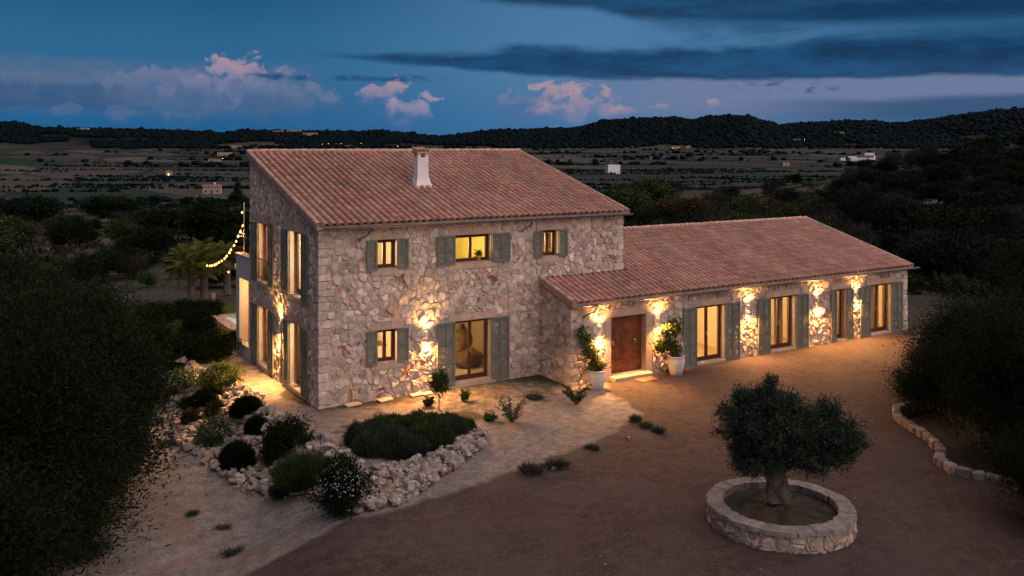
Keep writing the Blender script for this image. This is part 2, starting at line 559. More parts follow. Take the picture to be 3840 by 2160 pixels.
M['leaf_olive'] = leafmat('olive_leaves', (0.0240, 0.0416, 0.0272), (0.0400, 0.0600, 0.0400))
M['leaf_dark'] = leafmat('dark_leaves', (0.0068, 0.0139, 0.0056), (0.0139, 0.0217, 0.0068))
M['leaf_mid'] = leafmat('mid_leaves', (0.0300, 0.0600, 0.0195), (0.0562, 0.0788, 0.0225))
M['leaf_far'] = leafmat('far_leaves', (0.0078, 0.0146, 0.0090), (0.0134, 0.0235, 0.0101))
M['leaf_vine'] = leafmat('vine_leaves', (0.0600, 0.0900, 0.0180), (0.1020, 0.1200, 0.0300))
M['leaf_lav'] = leafmat('lavender_leaves', (0.0315, 0.0558, 0.0360), (0.0540, 0.0675, 0.0540))
M['leaf_brown'] = leafmat('bare_twigs', (0.032, 0.030, 0.028), (0.045, 0.040, 0.036))
M['leaf_palm'] = leafmat('palm_fronds', (0.0910, 0.1300, 0.0390), (0.1560, 0.1690, 0.0520))
M['leaf_gold'] = leafmat('yellowing_leaves', (0.045, 0.036, 0.014), (0.065, 0.046, 0.018))

gl = bpy.data.materials.new('window_glass')
gl.use_nodes = True
_t = NT(gl.node_tree)
_t.n.remove(_t.n['Principled BSDF'])
_tr = _t.new('ShaderNodeBsdfTransparent')
_tr.inputs[0].default_value = (0.96, 0.96, 0.95, 1)
_gg = _t.new('ShaderNodeBsdfGlossy')
_gg.inputs['Roughness'].default_value = 0.03
_mx = _t.new('ShaderNodeMixShader')
_mx.inputs[0].default_value = 0.06
_t.l.new(_tr.outputs[0], _mx.inputs[1])
_t.l.new(_gg.outputs[0], _mx.inputs[2])
_t.l.new(_mx.outputs[0], _t.n['Material Output'].inputs[0])
M['glass'] = gl

# ------------------------------------------------------------------ terrain
FD, HD = 2276.8, 369.0          # focal length and horizon of the survey picture (2576 wide)


def ground_at(x, y, z=0.0):
    """survey: where the line of sight through (x, y) meets height z"""
    d = (8.0 - z) * FD / (y - HD)
    r = (x - 1288) / FD * d
    return CAM[0] + d * FW[0] + r * RT[0], CAM[1] + d * FW[1] + r * RT[1]


def smooth(a, lo, hi):
    t = np.clip((a - lo) / (hi - lo), 0, 1)
    return t * t * (3 - 2 * t)


CREST = [(-900, 300), (0, 306), (60, 309), (90, 320), (300, 325), (400, 326), (500, 330), (560, 334), (620, 327), (700, 330), (800, 329), (900, 331),
         (960, 328), (1040, 336), (1090, 343), (1140, 340), (1200, 331), (1350, 324), (1450, 322), (1500, 308), (1530, 302), (1620, 297), (1700, 295),
         (1740, 302), (1800, 291), (1880, 291), (1930, 306), (1960, 314), (2040, 308), (2130, 303), (2200, 305), (2260, 311), (2310, 304), (2400, 291),
         (2500, 278), (2576, 272), (3400, 250)]
NEARHILL = [(-900, 560), (1300, 560), (1480, 548), (1600, 530), (1900, 515), (2050, 490), (2150, 460), (2250, 432), (2350, 405), (2450, 390), (2576, 384), (3400, 360)]
TOP_EDGE = [ground_at(*p) for p in ((500, 928), (600, 962), (665, 1003), (705, 1045), (790, 1085), (865, 1140), (935, 1190))]


def _noise2(x, y, seed=0):
    """cheap smooth value noise, vectorised"""
    xi, yi = np.floor(x).astype(np.int64), np.floor(y).astype(np.int64)
    xf, yf = x - xi, y - yi

    def h(a, b):
        n = (a * 374761393 + b * 668265263 + seed * 974711) & 0x7fffffff
        n = ((n ^ (n >> 13)) * 1274126177) & 0x7fffffff
        return (n ^ (n >> 16)) % 10007 / 10007.0
    u, v = xf * xf * (3 - 2 * xf), yf * yf * (3 - 2 * yf)
    return (h(xi, yi) * (1 - u) + h(xi + 1, yi) * u) * (1 - v) + (h(xi, yi + 1) * (1 - u) + h(xi + 1, yi + 1) * u) * v - 0.5


def edge_signed(x, y):
    """distance beyond the upper edge of the rock bank, positive on the low (camera/left) side"""
    best = np.full(x.shape, 1e9)
    sgn = np.ones(x.shape)
    for (ax, ay), (bx, by) in zip(TOP_EDGE[:-1], TOP_EDGE[1:]):
        ex, ey = bx - ax, by - ay
        L = ex * ex + ey * ey
        t = np.clip(((x - ax) * ex + (y - ay) * ey) / L, 0, 1)
        dx, dy = x - ax - t * ex, y - ay - t * ey
        d = np.hypot(dx, dy)
        cr = ex * (y - ay) - ey * (x - ax)
        upd = d < best
        best = np.where(upd, d, best)
        sgn = np.where(upd, np.where(cr < 0, 1.0, -1.0), sgn)
    return best * sgn


PROF = ([0, 50, 75, 150, 300, 500, 800, 1300, 2000, 2600, 8000], [0, 0, -2.2, -7.5, -13.5, -18, -19.5, -16, -8, 0, 6])


def terr(x, y, detail=True):
    x = np.asarray(x, float)
    y = np.asarray(y, float)
    dx, dy = x - CAM[0], y - CAM[1]
    d = dx * FW[0] + dy * FW[1]
    r = dx * RT[0] + dy * RT[1]
    dist = np.hypot(d, r)
    ang = np.clip(np.arctan2(r, np.maximum(d, 1e-3)), -0.75, 0.75)
    ang = np.where(d < 0, np.sign(r) * 0.75, ang)
    px = 1288 + FD * np.tan(ang)
    z = np.interp(dist, *PROF)
    # wooded hill chain
    ycr = np.interp(px, [c[0] for c in CREST], [c[1] for c in CREST])
    zc = 8 + (HD - ycr) * (3600 * np.cos(ang)) / FD
    w = smooth(dist, 2550, 3600)
    z = z * (1 - w) + (zc - 9) * w * (1 - 0.5 * smooth(dist, 3700, 5500))
    # near hill on the right
    yn = np.interp(px, [c[0] for c in NEARHILL], [c[1] for c in NEARHILL])
    zn = 8 + (HD - yn) * (190 * np.cos(ang)) / FD
    w = smooth(dist, 62, 190) * (1 - smooth(dist, 230, 480)) * smooth(px, 1250, 1700)
    z = z * (1 - w) + zn * w
    # lower ground on the left of the rock bank
    s = edge_signed(x, y)
    A = smooth(-r, 3.2, 6.8) * (1 - smooth(d, 33, 42))
    z = z - 0.8 * A * smooth(s, 0.0, 2.1)
    if detail:
        z = z + 0.05 * _noise2(x * 0.35, y * 0.35, 3) * (dist < 70) + (0.9 * _noise2(x * 0.05, y * 0.05, 5)) * smooth(dist, 70, 150)
        z = z + 0.022 * _noise2(x * 1.3, y * 1.3, 8) * (dist < 60) * (1 + 2 * smooth(s, -0.5, 1.0) * A)
    return z


def tz(x, y):
    return float(terr(np.array([x]), np.array([y]))[0])


def G(x, y, far=9000):
    """point of the terrain seen along the survey line (x, y in the 2576-wide survey picture)"""
    ds = np.geomspace(6, far, 2600)
    r = (x - 1288) / FD * ds
    X, Y = CAM[0] + ds * FW[0] + r * RT[0], CAM[1] + ds * FW[1] + r * RT[1]
    zr = 8 - (y - HD) / FD * ds
    t = terr(X, Y)
    i = np.argmax(zr < t)
    if zr[i] >= t[i]: i = len(ds) - 1
    return float(X[i]), float(Y[i]), float(t[i]), float(ds[i])


def poly_mask(x, y, poly):
    ins = np.zeros(x.shape, bool)
    n = len(poly)
    for i in range(n):
        (x0, y0), (x1, y1) = poly[i], poly[(i + 1) % n]
        c = ((y0 > y) != (y1 > y)) & (x < (x1 - x0) * (y - y0) / ((y1 - y0) if y1 != y0 else 1e-9) + x0)
        ins ^= c
    return ins


def poly_dist(x, y, poly):
    """signed distance to a polygon outline, positive inside"""
    best = np.full(x.shape, 1e9)
    n = len(poly)
    for i in range(n):
        (ax, ay), (bx, by) = poly[i], poly[(i + 1) % n]
        ex, ey = bx - ax, by - ay
        t = np.clip(((x - ax) * ex + (y - ay) * ey) / (ex * ex + ey * ey), 0, 1)
        best = np.minimum(best, np.hypot(x - ax - t * ex, y - ay - t * ey))
    return np.where(poly_mask(x, y, poly), best, -best)


DRIVE = [ground_at(*p) for p in ((-200, 2400), (300, 1500), (480, 1432), (640, 1372), (800, 1330), (870, 1308), (1000, 1272), (1100, 1240), (1200, 1212), (1290, 1188),
                                 (1370, 1160), (1450, 1122), (1520, 1105), (1600, 1066), (1620, 1040), (1560, 1000), (1520, 985), (1530, 960), (2290, 830), (2420, 880),
                                 (2330, 1000), (2470, 1200), (3200, 1300), (3200, 2400))]
PALE = [ground_at(*p) for p in ((-300, 1500), (250, 1230), (330, 1120), (340, 1050), (380, 1000), (560, 900), (590, 870), (640, 905), (700, 960), (770, 1015), (800, 1035),
                                (960, 1010), (1230, 960), (1340, 950), (1440, 965), (1530, 960), (1620, 1040), (1450, 1150), (1290, 1210), (1000, 1300), (300, 1500))]
LAWN = [ground_at(*p) for p in ((400, 800), (440, 770), (520, 750), (640, 765), (640, 850), (600, 870), (480, 860), (400, 850))]
GARDEN = [ground_at(*p) for p in ((870, 1080), (900, 1150), (1000, 1175), (1120, 1150), (1200, 1105), (1190, 1040), (1080, 1030), (960, 1040))]
FORE = [ground_at(*p) for p in ((805, 1035), (1240, 955), (1380, 945), (1440, 968), (1400, 1010), (1240, 1010), (1230, 1060), (1100, 1035), (960, 1030))]
BLOTCH = [G(*p)[:2] + (s,) for p, s in (((370, 640), 7), ((320, 600), 5), ((200, 562), 16), ((430, 556), 10), ((60, 566), 12), ((90, 628), 4), ((1000, 700), 1), ((540, 500), 14),
                                       ((1740, 455), 18), ((1990, 455), 14), ((2330, 520), 8), ((480, 555), 7))]


def build_ground():
    angs = np.concatenate([np.linspace(-math.pi, -0.8, 26, endpoint=False), np.linspace(-0.8, -0.56, 14, endpoint=False),
                           np.linspace(-0.56, 0.56, 380, endpoint=False), np.linspace(0.56, 0.8, 14, endpoint=False), np.linspace(0.8, math.pi, 26)])
    rad = np.concatenate([[1.5, 4, 7, 9.5], np.arange(11, 52, 0.16), np.geomspace(52.5, 8500, 210)])
    A, Rr = np.meshgrid(angs, rad)
    d, r = np.cos(A) * Rr, np.sin(A) * Rr
    X = CAM[0] + d * FW[0] + r * RT[0]
    Y = CAM[1] + d * FW[1] + r * RT[1]
    Z = terr(X.ravel(), Y.ravel()).reshape(X.shape)
    x, y = X.ravel(), Y.ravel()
    dist = Rr.ravel()
    near = dist < 75
    zone = np.zeros((len(x), 4), np.float32)
    wob = 0.5 * _noise2(x * 0.8, y * 0.8, 11) + 0.35 * _noise2(x * 2.5, y * 2.5, 12)
    dd = np.full(len(x), -9.0)
    dd[near] = poly_dist(x[near], y[near], DRIVE)
    zone[:, 0] = smooth(dd + wob * 0.9, -0.3, 0.45)
    dp = np.full(len(x), -9.0)
    dp[near] = poly_dist(x[near], y[near], PALE)
    zone[:, 1] = smooth(dp + wob * 1.6, -0.6, 0.7)
    dg = np.full(len(x), -9.0)
    dg[near] = poly_dist(x[near], y[near], GARDEN)
    zone[:, 1] *= 1 - 0.9 * smooth(dg + wob * 1.8, -0.35, 0.5)
    dg[near] = poly_dist(x[near], y[near], FORE)
    zone[:, 1] *= 1 - 0.5 * smooth(dg + wob * 2.2, -0.35, 0.6)
    for bx, by, s in BLOTCH:
        q = np.hypot(x - bx, y - by) / s
        zone[:, 1] = np.maximum(zone[:, 1], 0.75 * (1 - smooth(q + 1.4 * _noise2(x * 2.2 / s, y * 2.2 / s, 4), 0.5, 1.1)))
    dl = np.full(len(x), -9.0)
    dl[near] = poly_dist(x[near], y[near], LAWN)
    zone[:, 2] = smooth(dl + wob, -0.4, 0.4)
    zone[:, 3] = 1.0
    fld = smooth(dist, 330, 520) * (1 - smooth(dist + 500 * _noise2(x * 0.002, y * 0.002, 9), 2500, 2750))
    na, nr = len(angs), len(rad)
    I = np.arange(nr * na).reshape(nr, na)
    Fq = np.stack([I[:-1, :-1], I[:-1, 1:], I[1:, 1:], I[1:, :-1]], -1).reshape(-1, 4)
    V = np.stack([x, y, Z.ravel()], 1)
    drv = zone[Fq, 0].mean(1) > 0.5
    lw = (zone[Fq, 2].mean(1) > 0.5) & ~drv
    holes = poly_mask(V[Fq].mean(1)[:, 0], V[Fq].mean(1)[:, 1], POOL_RECT)
    for name, sel in (('ground', ~drv & ~lw & ~holes), ('driveway', drv & ~holes), ('lawn', lw & ~holes)):
        f = Fq[sel]
        u, inv = np.unique(f, return_inverse=True)
        me = mesh_np(name, V[u], inv.reshape(-1, 4), [M['ground']])
        a = me.attributes.new('zone', 'FLOAT_COLOR', 'POINT')
        a.data.foreach_set('color', zone[u].ravel())
        b = me.attributes.new('fields', 'FLOAT', 'POINT')
        b2 = me.attributes.new('woods', 'FLOAT', 'POINT')
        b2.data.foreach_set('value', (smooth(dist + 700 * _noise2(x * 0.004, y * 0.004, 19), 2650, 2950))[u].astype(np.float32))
        b.data.foreach_set('value', fld[u].astype(np.float32))
        me.polygons.foreach_set('use_smooth', np.ones(len(f), bool))
        tag(link(name, me), kind='structure')
    # the ground right under the viewpoint
    mb = MB()
    ring = [(CAM[0] + 1.5 * (math.cos(a) * FW[0] + math.sin(a) * RT[0]), CAM[1] + 1.5 * (math.cos(a) * FW[1] + math.sin(a) * RT[1]), 0) for a in np.linspace(0, 2 * math.pi, 24, endpoint=False)]


def ground_material():
    m = bpy.data.materials.new('earth')
    m.use_nodes = True
    t = NT(m.node_tree)
    b = t.n['Principled BSDF']
    b.inputs['Roughness'].default_value = 0.97
    b.inputs['Specular IOR Level'].default_value = 0.1
    pos = t.new('ShaderNodeNewGeometry').outputs['Position']
    za = t.new('ShaderNodeAttribute', attribute_name='zone')
    sp = t.new('ShaderNodeSeparateColor')
    t.put(sp.inputs[0], za.outputs['Color'])
    fl = t.new('ShaderNodeAttribute', attribute_name='fields').outputs['Fac']
    n1 = t.noise(pos, 0.55, 6, 0.62)
    n2 = t.noise(pos, 3.2, 6, 0.7, 0.3)
    n3 = t.noise(pos, 19.0, 4, 0.7)
    fine = t.m('ADD', t.m('MULTIPLY', n2, 0.5), t.m('MULTIPLY', n3, 0.5))
    scrub = t.mix(t.sm(n2, 0.4, 0.62), (0.05, 0.042, 0.03), (0.035, 0.045, 0.022))
    scrub = t.mix(t.sm(t.noise(pos, 0.06, 5, 0.6), 0.45, 0.6), scrub, (0.075, 0.06, 0.048))
    pale = t.mix(t.sm(fine, 0.40, 0.62), (0.125, 0.11, 0.10), (0.265, 0.243, 0.23))
    pale = t.mix(t.m('MULTIPLY', t.sm(n1, 0.48, 0.68), 0.6), pale, (0.2, 0.125, 0.085))
    pale = t.mix(t.m('MULTIPLY', t.sm(t.noise(pos, 1.7, 6, 0.75, 1.2), 0.6, 0.68), 0.75), pale, (0.06, 0.048, 0.035))
    drive = t.mix(t.sm(fine, 0.40, 0.62), (0.045, 0.032, 0.030), (0.092, 0.064, 0.057))
    drive = t.mix(t.m('MULTIPLY', t.sm(n1, 0.42, 0.62), 0.5), drive, (0.085, 0.066, 0.062))
    drive = t.mix(t.m('MULTIPLY', t.sm(t.noise(pos, 0.22, 5, 0.6, 0.5), 0.5, 0.66), 0.45), drive, (0.06, 0.043, 0.038))
    lawn = t.mix(t.sm(n3, 0.35, 0.65), (0.05, 0.06, 0.014), (0.085, 0.08, 0.02))
    jit = t.m('SUBTRACT', n2, 0.5)
    c = t.mix(t.sm(t.m('MULTIPLY_ADD', jit, 0.7, sp.outputs[1]), 0.3, 0.7), scrub, pale)
    c = t.mix(t.sm(t.m('MULTIPLY_ADD', jit, 0.9, sp.outputs[0]), 0.22, 0.78), c, drive)
    c = t.mix(t.sm(t.m('MULTIPLY_ADD', jit, 0.5, sp.outputs[2]), 0.3, 0.7), c, lawn)
    # patchwork of fields in the valley
    mp = t.new('ShaderNodeMapping')
    mp.inputs['Rotation'].default_value = (0, 0, -YAW - 0.25)
    mp.inputs['Scale'].default_value = (1 / 75, 1 / 330, 0)
    t.put(mp.inputs[0], pos)
    wv = t.new('ShaderNodeVectorMath', operation='ADD')
    t.put(wv.inputs[0], mp.outputs[0])
    t.put(wv.inputs[1], t.vm('MULTIPLY', t.new('ShaderNodeTexNoise').outputs[1], (0, 0, 0)))
    vo = t.new('ShaderNodeTexVoronoi', voronoi_dimensions='2D', distance='CHEBYCHEV')
    vo.inputs['Scale'].default_value = 1.0
    vo.inputs['Randomness'].default_value = 0.85
    t.put(vo.inputs['Vector'], wv.outputs[0])
    sc = t.new('ShaderNodeSeparateColor')
    t.put(sc.inputs[0], vo.outputs['Color'])
    f = t.ramp(sc.outputs[0], [(0.0, (0.08, 0.062, 0.05)), (0.2, (0.034, 0.036, 0.028)), (0.4, (0.06, 0.05, 0.042)), (0.52, (0.02, 0.036, 0.022)), (0.64, (0.11, 0.085, 0.068)),
                               (0.76, (0.027, 0.031, 0.024)), (0.88, (0.05, 0.046, 0.038))], 'CONSTANT')
    v2 = t.new('ShaderNodeTexVoronoi', voronoi_dimensions='2D', feature='DISTANCE_TO_EDGE')
    v2.inputs['Scale'].default_value = 1.0
    v2.inputs['Randomness'].default_value = 0.85
    t.put(v2.inputs['Vector'], wv.outputs[0])
    f = t.mix(t.sm(v2.outputs['Distance'], 0.05, 0.02), f, (0.022, 0.026, 0.018))
    f = t.mix(t.m('MULTIPLY', t.sm(t.noise(pos, 0.02, 5, 0.7), 0.45, 0.7), 0.5), f, (0.04, 0.036, 0.026))
    c = t.mix(fl, c, t.mix(1.0, f, (0.85, 0.98, 0.98), 'MULTIPLY'))
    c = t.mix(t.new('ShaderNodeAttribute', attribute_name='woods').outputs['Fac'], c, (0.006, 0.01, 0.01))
    t.put(b.inputs['Base Color'], c)
    bp = t.new('ShaderNodeBump')
    bp.inputs['Strength'].default_value = 0.9
    bp.inputs['Distance'].default_value = 0.05
    t.put(bp.inputs['Height'], t.m('ADD', t.m('MULTIPLY', n2, 0.8), t.m('MULTIPLY', n3, 0.45)))
    t.l.new(bp.outputs[0], b.inputs['Normal'])
    return m


M['ground'] = ground_material()
POOL_A = ground_at(548, 793)
POOL_B = ground_at(600, 832)
POOL_RECT = [(1.28, 11.5), (7.5, 11.5), (7.5, 16.35), (1.28, 16.35)]
build_ground()

# ------------------------------------------------------------------ the house
EAVE, RIDGE_Y, TAN = 5.5, 7.5, 0.286         # main volume
LX, LYF = 11.75, 7.5
WX0, WX1, WY0, WRY = 8.06, 26.05, -1.9, 3.75  # wing
WEAVE, WTAN = 2.72, 0.287
house = empty('stone_house', (0, 0, 0), 0, 'long two part rubble stone country house with terracotta roofs, green shutters and lit windows', 'house')
walls = {}
STONES = []       # (distance, polygon data ...) collected, the 300 nearest become parts of their own


def fr(u, v, w):            # front wall of the main volume: u = X, v = Z, w = outwards
    return (u, -w, v)


def sd(u, v, w):            # left side wall: u = Y
    return (-w, u, v)


def wf(u, v, w):            # wing front
    return (u, WY0 - w, v)


def ws(u, v, w):            # wing left side
    return (WX0 - w, u, v)


def rs(u, v, w):            # right side wall of the main volume above the wing roof
    return (LX + w, u, v)


def we(u, v, w):            # right end of the wing
    return (WX1 + w, u, v)


def clip(poly, a, b, c):
    """keep a*x + b*y <= c"""
    out = []
    n = len(poly)
    for i in range(n):
        p, q = poly[i], poly[(i + 1) % n]
        dp, dq = a * p[0] + b * p[1] - c, a * q[0] + b * q[1] - c
        if dp <= 0: out.append(p)
        if (dp < 0 < dq) or (dq < 0 < dp):
            t = dp / (dp - dq)
            out.append((p[0] + t * (q[0] - p[0]), p[1] + t * (q[1] - p[1])))
    return out


def area(p):
    return abs(sum(p[i][0] * p[(i + 1) % len(p)][1] - p[(i + 1) % len(p)][0] * p[i][1] for i in range(len(p)))) / 2


def cells(outline, size, excl, rng, wrap=None, ysq=1.0):
    """irregular stones: a weighted cell pattern inside a convex outline, kept clear of the dressed rectangles"""
    xs = [p[0] for p in outline]
    ys = [p[1] for p in outline]
    x0, x1, y0, y1 = min(xs), max(xs), min(ys), max(ys)
    S = []
    sy = size * ysq
    ny, nx = int((y1 - y0) / sy) + 3, int((x1 - x0) / size) + 3
    if wrap: nx = int(round(wrap / size)); size = wrap / nx
    for j in range(-1, ny):
        for i in range(-1 if not wrap else 0, nx):
            if rng.rand() < 0.10: continue
            S.append((x0 + (i + 0.5 * (j % 2) + rng.uniform(-.36, .36)) * size, y0 + (j + rng.uniform(-.36, .36)) * sy, rng.uniform(-0.1, 0.6) * size * size))
            if rng.rand() < 0.10:
                S.append((x0 + (i + 0.5 + rng.uniform(-.3, .3)) * size, y0 + (j + 0.5 + rng.uniform(-.3, .3)) * sy, 0))
    base = S
    if wrap: S = S + [(x - wrap, y, w) for x, y, w in S if x > x0 + wrap * 0.6] + [(x + wrap, y, w) for x, y, w in S if x < x0 + wrap * 0.4]
    A = np.array(S)
    out = []
    for k, (sx, sy_, sw) in enumerate(base):
        R = size * 1.6
        poly = [(sx - R, sy_ - R), (sx + R, sy_ - R), (sx + R, sy_ + R), (sx - R, sy_ + R)]
        near = np.nonzero((np.abs(A[:, 0] - sx) < 2.6 * size) & (np.abs(A[:, 1] - sy_) < 2.6 * size))[0]
        for n in near:
            if n == k: continue
            ox, oy, ow = A[n]
            a, b = ox - sx, oy - sy_
            c = ((ox * ox + oy * oy) - (sx * sx + sy_ * sy_) - ow + sw) / 2
            poly = clip(poly, a, b, c)
            if len(poly) < 3: break
        if len(poly) < 3: continue
        n = len(outline)
        if not wrap:
            for i in range(n):
                (ax, ay), (bx, by) = outline[i], outline[(i + 1) % n]
                poly = clip(poly, by - ay, ax - bx, (by - ay) * ax + (ax - bx) * ay)
                if len(poly) < 3: break
        else:
            poly = clip(clip(poly, 0, -1, -y0), 0, 1, y1)
        if len(poly) < 3: continue
        for (ex0, ex1, ey0, ey1) in excl:
            px = [p[0] for p in poly]
            py = [p[1] for p in poly]
            if max(px) <= ex0 or min(px) >= ex1 or max(py) <= ey0 or min(py) >= ey1: continue
            seps = [(ex0 - sx, (1, 0, ex0)), (sx - ex1, (-1, 0, -ex1)), (ey0 - sy_, (0, 1, ey0)), (sy_ - ey1, (0, -1, -ey1))]
            # cut where the least of the stone is lost
            best = None
            for s_, h in seps:
                q = clip(poly, *h)
                if len(q) >= 3 and (best is None or area(q) > area(best)): best = q
            poly = best or []
            if len(poly) < 3: break
        if len(poly) < 3 or area(poly) < 0.12 * size * size: continue
        out.append(poly)
    return out


def stone_shape(mb, poly, mp, rng, hmin=0.008, hmax=0.042, gap=0.008, tint=None):
    """one rubble stone, proud of the mortar, with a worn edge and a tilted face"""
    cx, cyy = sum(p[0] for p in poly) / len(poly), sum(p[1] for p in poly) / len(poly)
    # drop tiny edges, round corners
    pts = [p for i, p in enumerate(poly) if math.hypot(p[0] - poly[i - 1][0], p[1] - poly[i - 1][1]) > 0.02]
    if len(pts) < 3: return
    q = []
    n = len(pts)
    for i in range(n):
        a, b, c = pts[i - 1], pts[i], pts[(i + 1) % n]
        t = rng.uniform(0.12, 0.3)
        q.append((b[0] + (a[0] - b[0]) * t, b[1] + (a[1] - b[1]) * t))
        q.append((b[0] + (c[0] - b[0]) * t, b[1] + (c[1] - b[1]) * t))
    rad = max(math.hypot(x - cx, y - cyy) for x, y in q)
    k1 = 1 - gap / rad * 1.3
    jit = 0.05
    q = [(cx + (x - cx) * k1 * (1 + rng.uniform(-jit, jit * 0.3)), cyy + (y - cyy) * k1 * (1 + rng.uniform(-jit, jit * 0.3))) for x, y in q]
    h = rng.uniform(hmin, hmax)
    tx, ty = rng.uniform(-0.2, 0.2), rng.uniform(-0.2, 0.2)
    k2 = 1 - min(0.3, rng.uniform(0.014, 0.032) / rad * 1.6)
    n = len(q)
    vs = [mp(x, y, -0.02) for x, y in q]
    vs += [mp(x, y, h * 0.55) for x, y in q]
    vs += [mp(cx + (x - cx) * k2, cyy + (y - cyy) * k2, max(0.004, h + (x - cx) * tx + (y - cyy) * ty + rng.uniform(-.011, .011))) for x, y in q]
    vs.append(mp(cx + rng.uniform(-.2, .2) * rad, cyy + rng.uniform(-.2, .2) * rad, h + rng.uniform(0, 0.012)))
    fs = []
    for i in range(n):
        j = (i + 1) % n
        fs += [(i, j, n + j, n + i), (n + i, n + j, 2 * n + j, 2 * n + i), (2 * n + i, 2 * n + j, 3 * n)]
    if tint is None:
        b = rng.uniform(0.72, 1.22)
        if rng.rand() < 0.12: b *= 1.18
        tint = (b, b * rng.uniform(0.95, 1.02), b * rng.uniform(0.88, 1.06))
        if rng.rand() < 0.07: tint = (b * 0.95, b * 0.78, b * 0.68)
    mb.add(vs, fs, tint)


def wall_sheet(mb, outline, holes, mp, th, rim=False):
    """a masonry leaf with real openings: outer and inner face, reveals and rim"""
    xs = sorted({p[0] for p in outline} | {h[i] for h in holes for i in (0, 1)})
    ys = sorted({p[1] for p in outline} | {h[i] for h in holes for i in (2, 3)})
    for w in (0, -th):
        for i in range(len(xs) - 1):
            for j in range(len(ys) - 1):
                a, b, c, d = xs[i], xs[i + 1], ys[j], ys[j + 1]
                if any(h[0] <= a and h[1] >= b and h[2] <= c and h[3] >= d for h in holes): continue
                poly = [(a, c), (b, c), (b, d), (a, d)]
                for k in range(len(outline)):
                    (ax, ay), (bx, by) = outline[k], outline[(k + 1) % len(outline)]
                    poly = clip(poly, by - ay, ax - bx, (by - ay) * ax + (ax - bx) * ay)
                    if len(poly) < 3: break
                if len(poly) >= 3: mb.add([mp(x, y, w) for x, y in poly], [tuple(range(len(poly)))])
    for (a, b, c, d) in holes:
        for (p, q) in (((a, c), (a, d)), ((a, d), (b, d)), ((b, d), (b, c)), ((b, c), (a, c))):
            mb.add([mp(*p, 0), mp(*q, 0), mp(*q, -th), mp(*p, -th)], [(0, 1, 2, 3)])
    n = len(outline)
    for i in range(n if rim else 0):
        p, q = outline[i], outline[(i + 1) % n]
        mb.add([mp(*p, 0), mp(*q, 0), mp(*q, -th), mp(*p, -th)], [(0, 1, 2, 3)])


TH = 0.42
# openings: (u0, u1, z0, z1), kind
F_OPEN = [((1.90, 2.60, 4.12, 5.06), 'w'), ((4.68, 6.09, 4.12, 5.06), 'w'), ((8.14, 8.84, 4.12, 5.06), 'w'), ((1.90, 2.60, 1.14, 2.20), 'w'), ((4.67, 6.05, 0.15, 2.20), 'd')]
S_OPEN = [((1.50, 2.79, 3.15, 5.24), 'd'), ((5.07, 6.35, 3.15, 5.24), 'd'), ((1.50, 2.79, 0.16, 2.24), 'd'), ((5.07, 6.35, 0.16, 2.24), 'd')]
W_OPEN = [((13.66, 15.09, 0.05, 2.14), 'd'), ((17.50, 18.94, 0.05, 2.14), 'd'), ((21.35, 22.01, 0.05, 2.14), 'd'), ((23.52, 24.95, 0.05, 2.14), 'd')]
DOOR = (9.72, 11.27, 0.12, 2.14)


def dressings(ops, lint=0.24, sill=0.2):
    """rectangles of cut stone round the openings"""
    ex = []
    for (a, b, c, d), k in ops:
        e = 0.22
        ex.append((a - e, b + e, d, d + lint))
        if k == 'w': ex.append((a - e, b + e, c - sill, c))
        else: ex.append((a - 0.16, b + 0.16, c - 0.16, c))
        ex.append((a, b, c, d))
    return ex


main_wall_out = [(0, -0.25), (LX, -0.25), (LX, EAVE), (0, EAVE)]
side_out = [(0, -0.25), (LYF, -0.25), (LYF, EAVE + TAN * LYF - 0.08), (0, EAVE - 0.08)]
wing_out = [(WX0, -0.25), (WX1, -0.25), (WX1, WEAVE), (WX0, WEAVE)]
wside_out = [(WY0, -0.25), (-0.002, -0.25), (-0.002, WEAVE + WTAN * 1.9 - 0.06), (WY0, WEAVE - 0.06)]
wend_out = [(WY0, -0.25), (WRY * 2 - WY0, -0.25), (WRY * 2 - WY0, WEAVE - 0.06), (WRY, WEAVE + WTAN * (WRY - WY0) - 0.06), (WY0, WEAVE - 0.06)]
rng = np.random.RandomState(11)
quoin_ex = {'front': [], 'side': [], 'wing': [], 'wside': []}
QUOINS = []


def quoins(cx, cyv, zt, kx, ky, dirx):
    """corner blocks; they wrap the corner at (cx, cyv)"""
    z = -0.1
    i = 0
    while z < zt - 0.1:
        h = rng.uniform(0.17, 0.29)
        z1 = min(z + h, zt)
        a, b = (rng.uniform(0.34, 0.52), rng.uniform(0.2, 0.3)) if i % 2 else (rng.uniform(0.2, 0.3), rng.uniform(0.34, 0.52))
        QUOINS.append((cx, cyv, z + 0.008, z1 - 0.008, a * dirx, b))
        if kx: quoin_ex[kx].append((min(cx, cx + a * dirx), max(cx, cx + a * dirx), z, z1))
        if ky: quoin_ex[ky].append((cyv, cyv + b, z, z1))
        z = z1
        i += 1


quoins(0, 0, EAVE - 0.05, 'front', 'side', 1)
quoins(LX, 0, EAVE - 0.05, 'front', None, -1)
quoins(WX0, WY0, WEAVE - 0.05, 'wing', 'wside', 1)
quoins(WX1, WY0, WEAVE - 0.05, 'wing', None, -1)

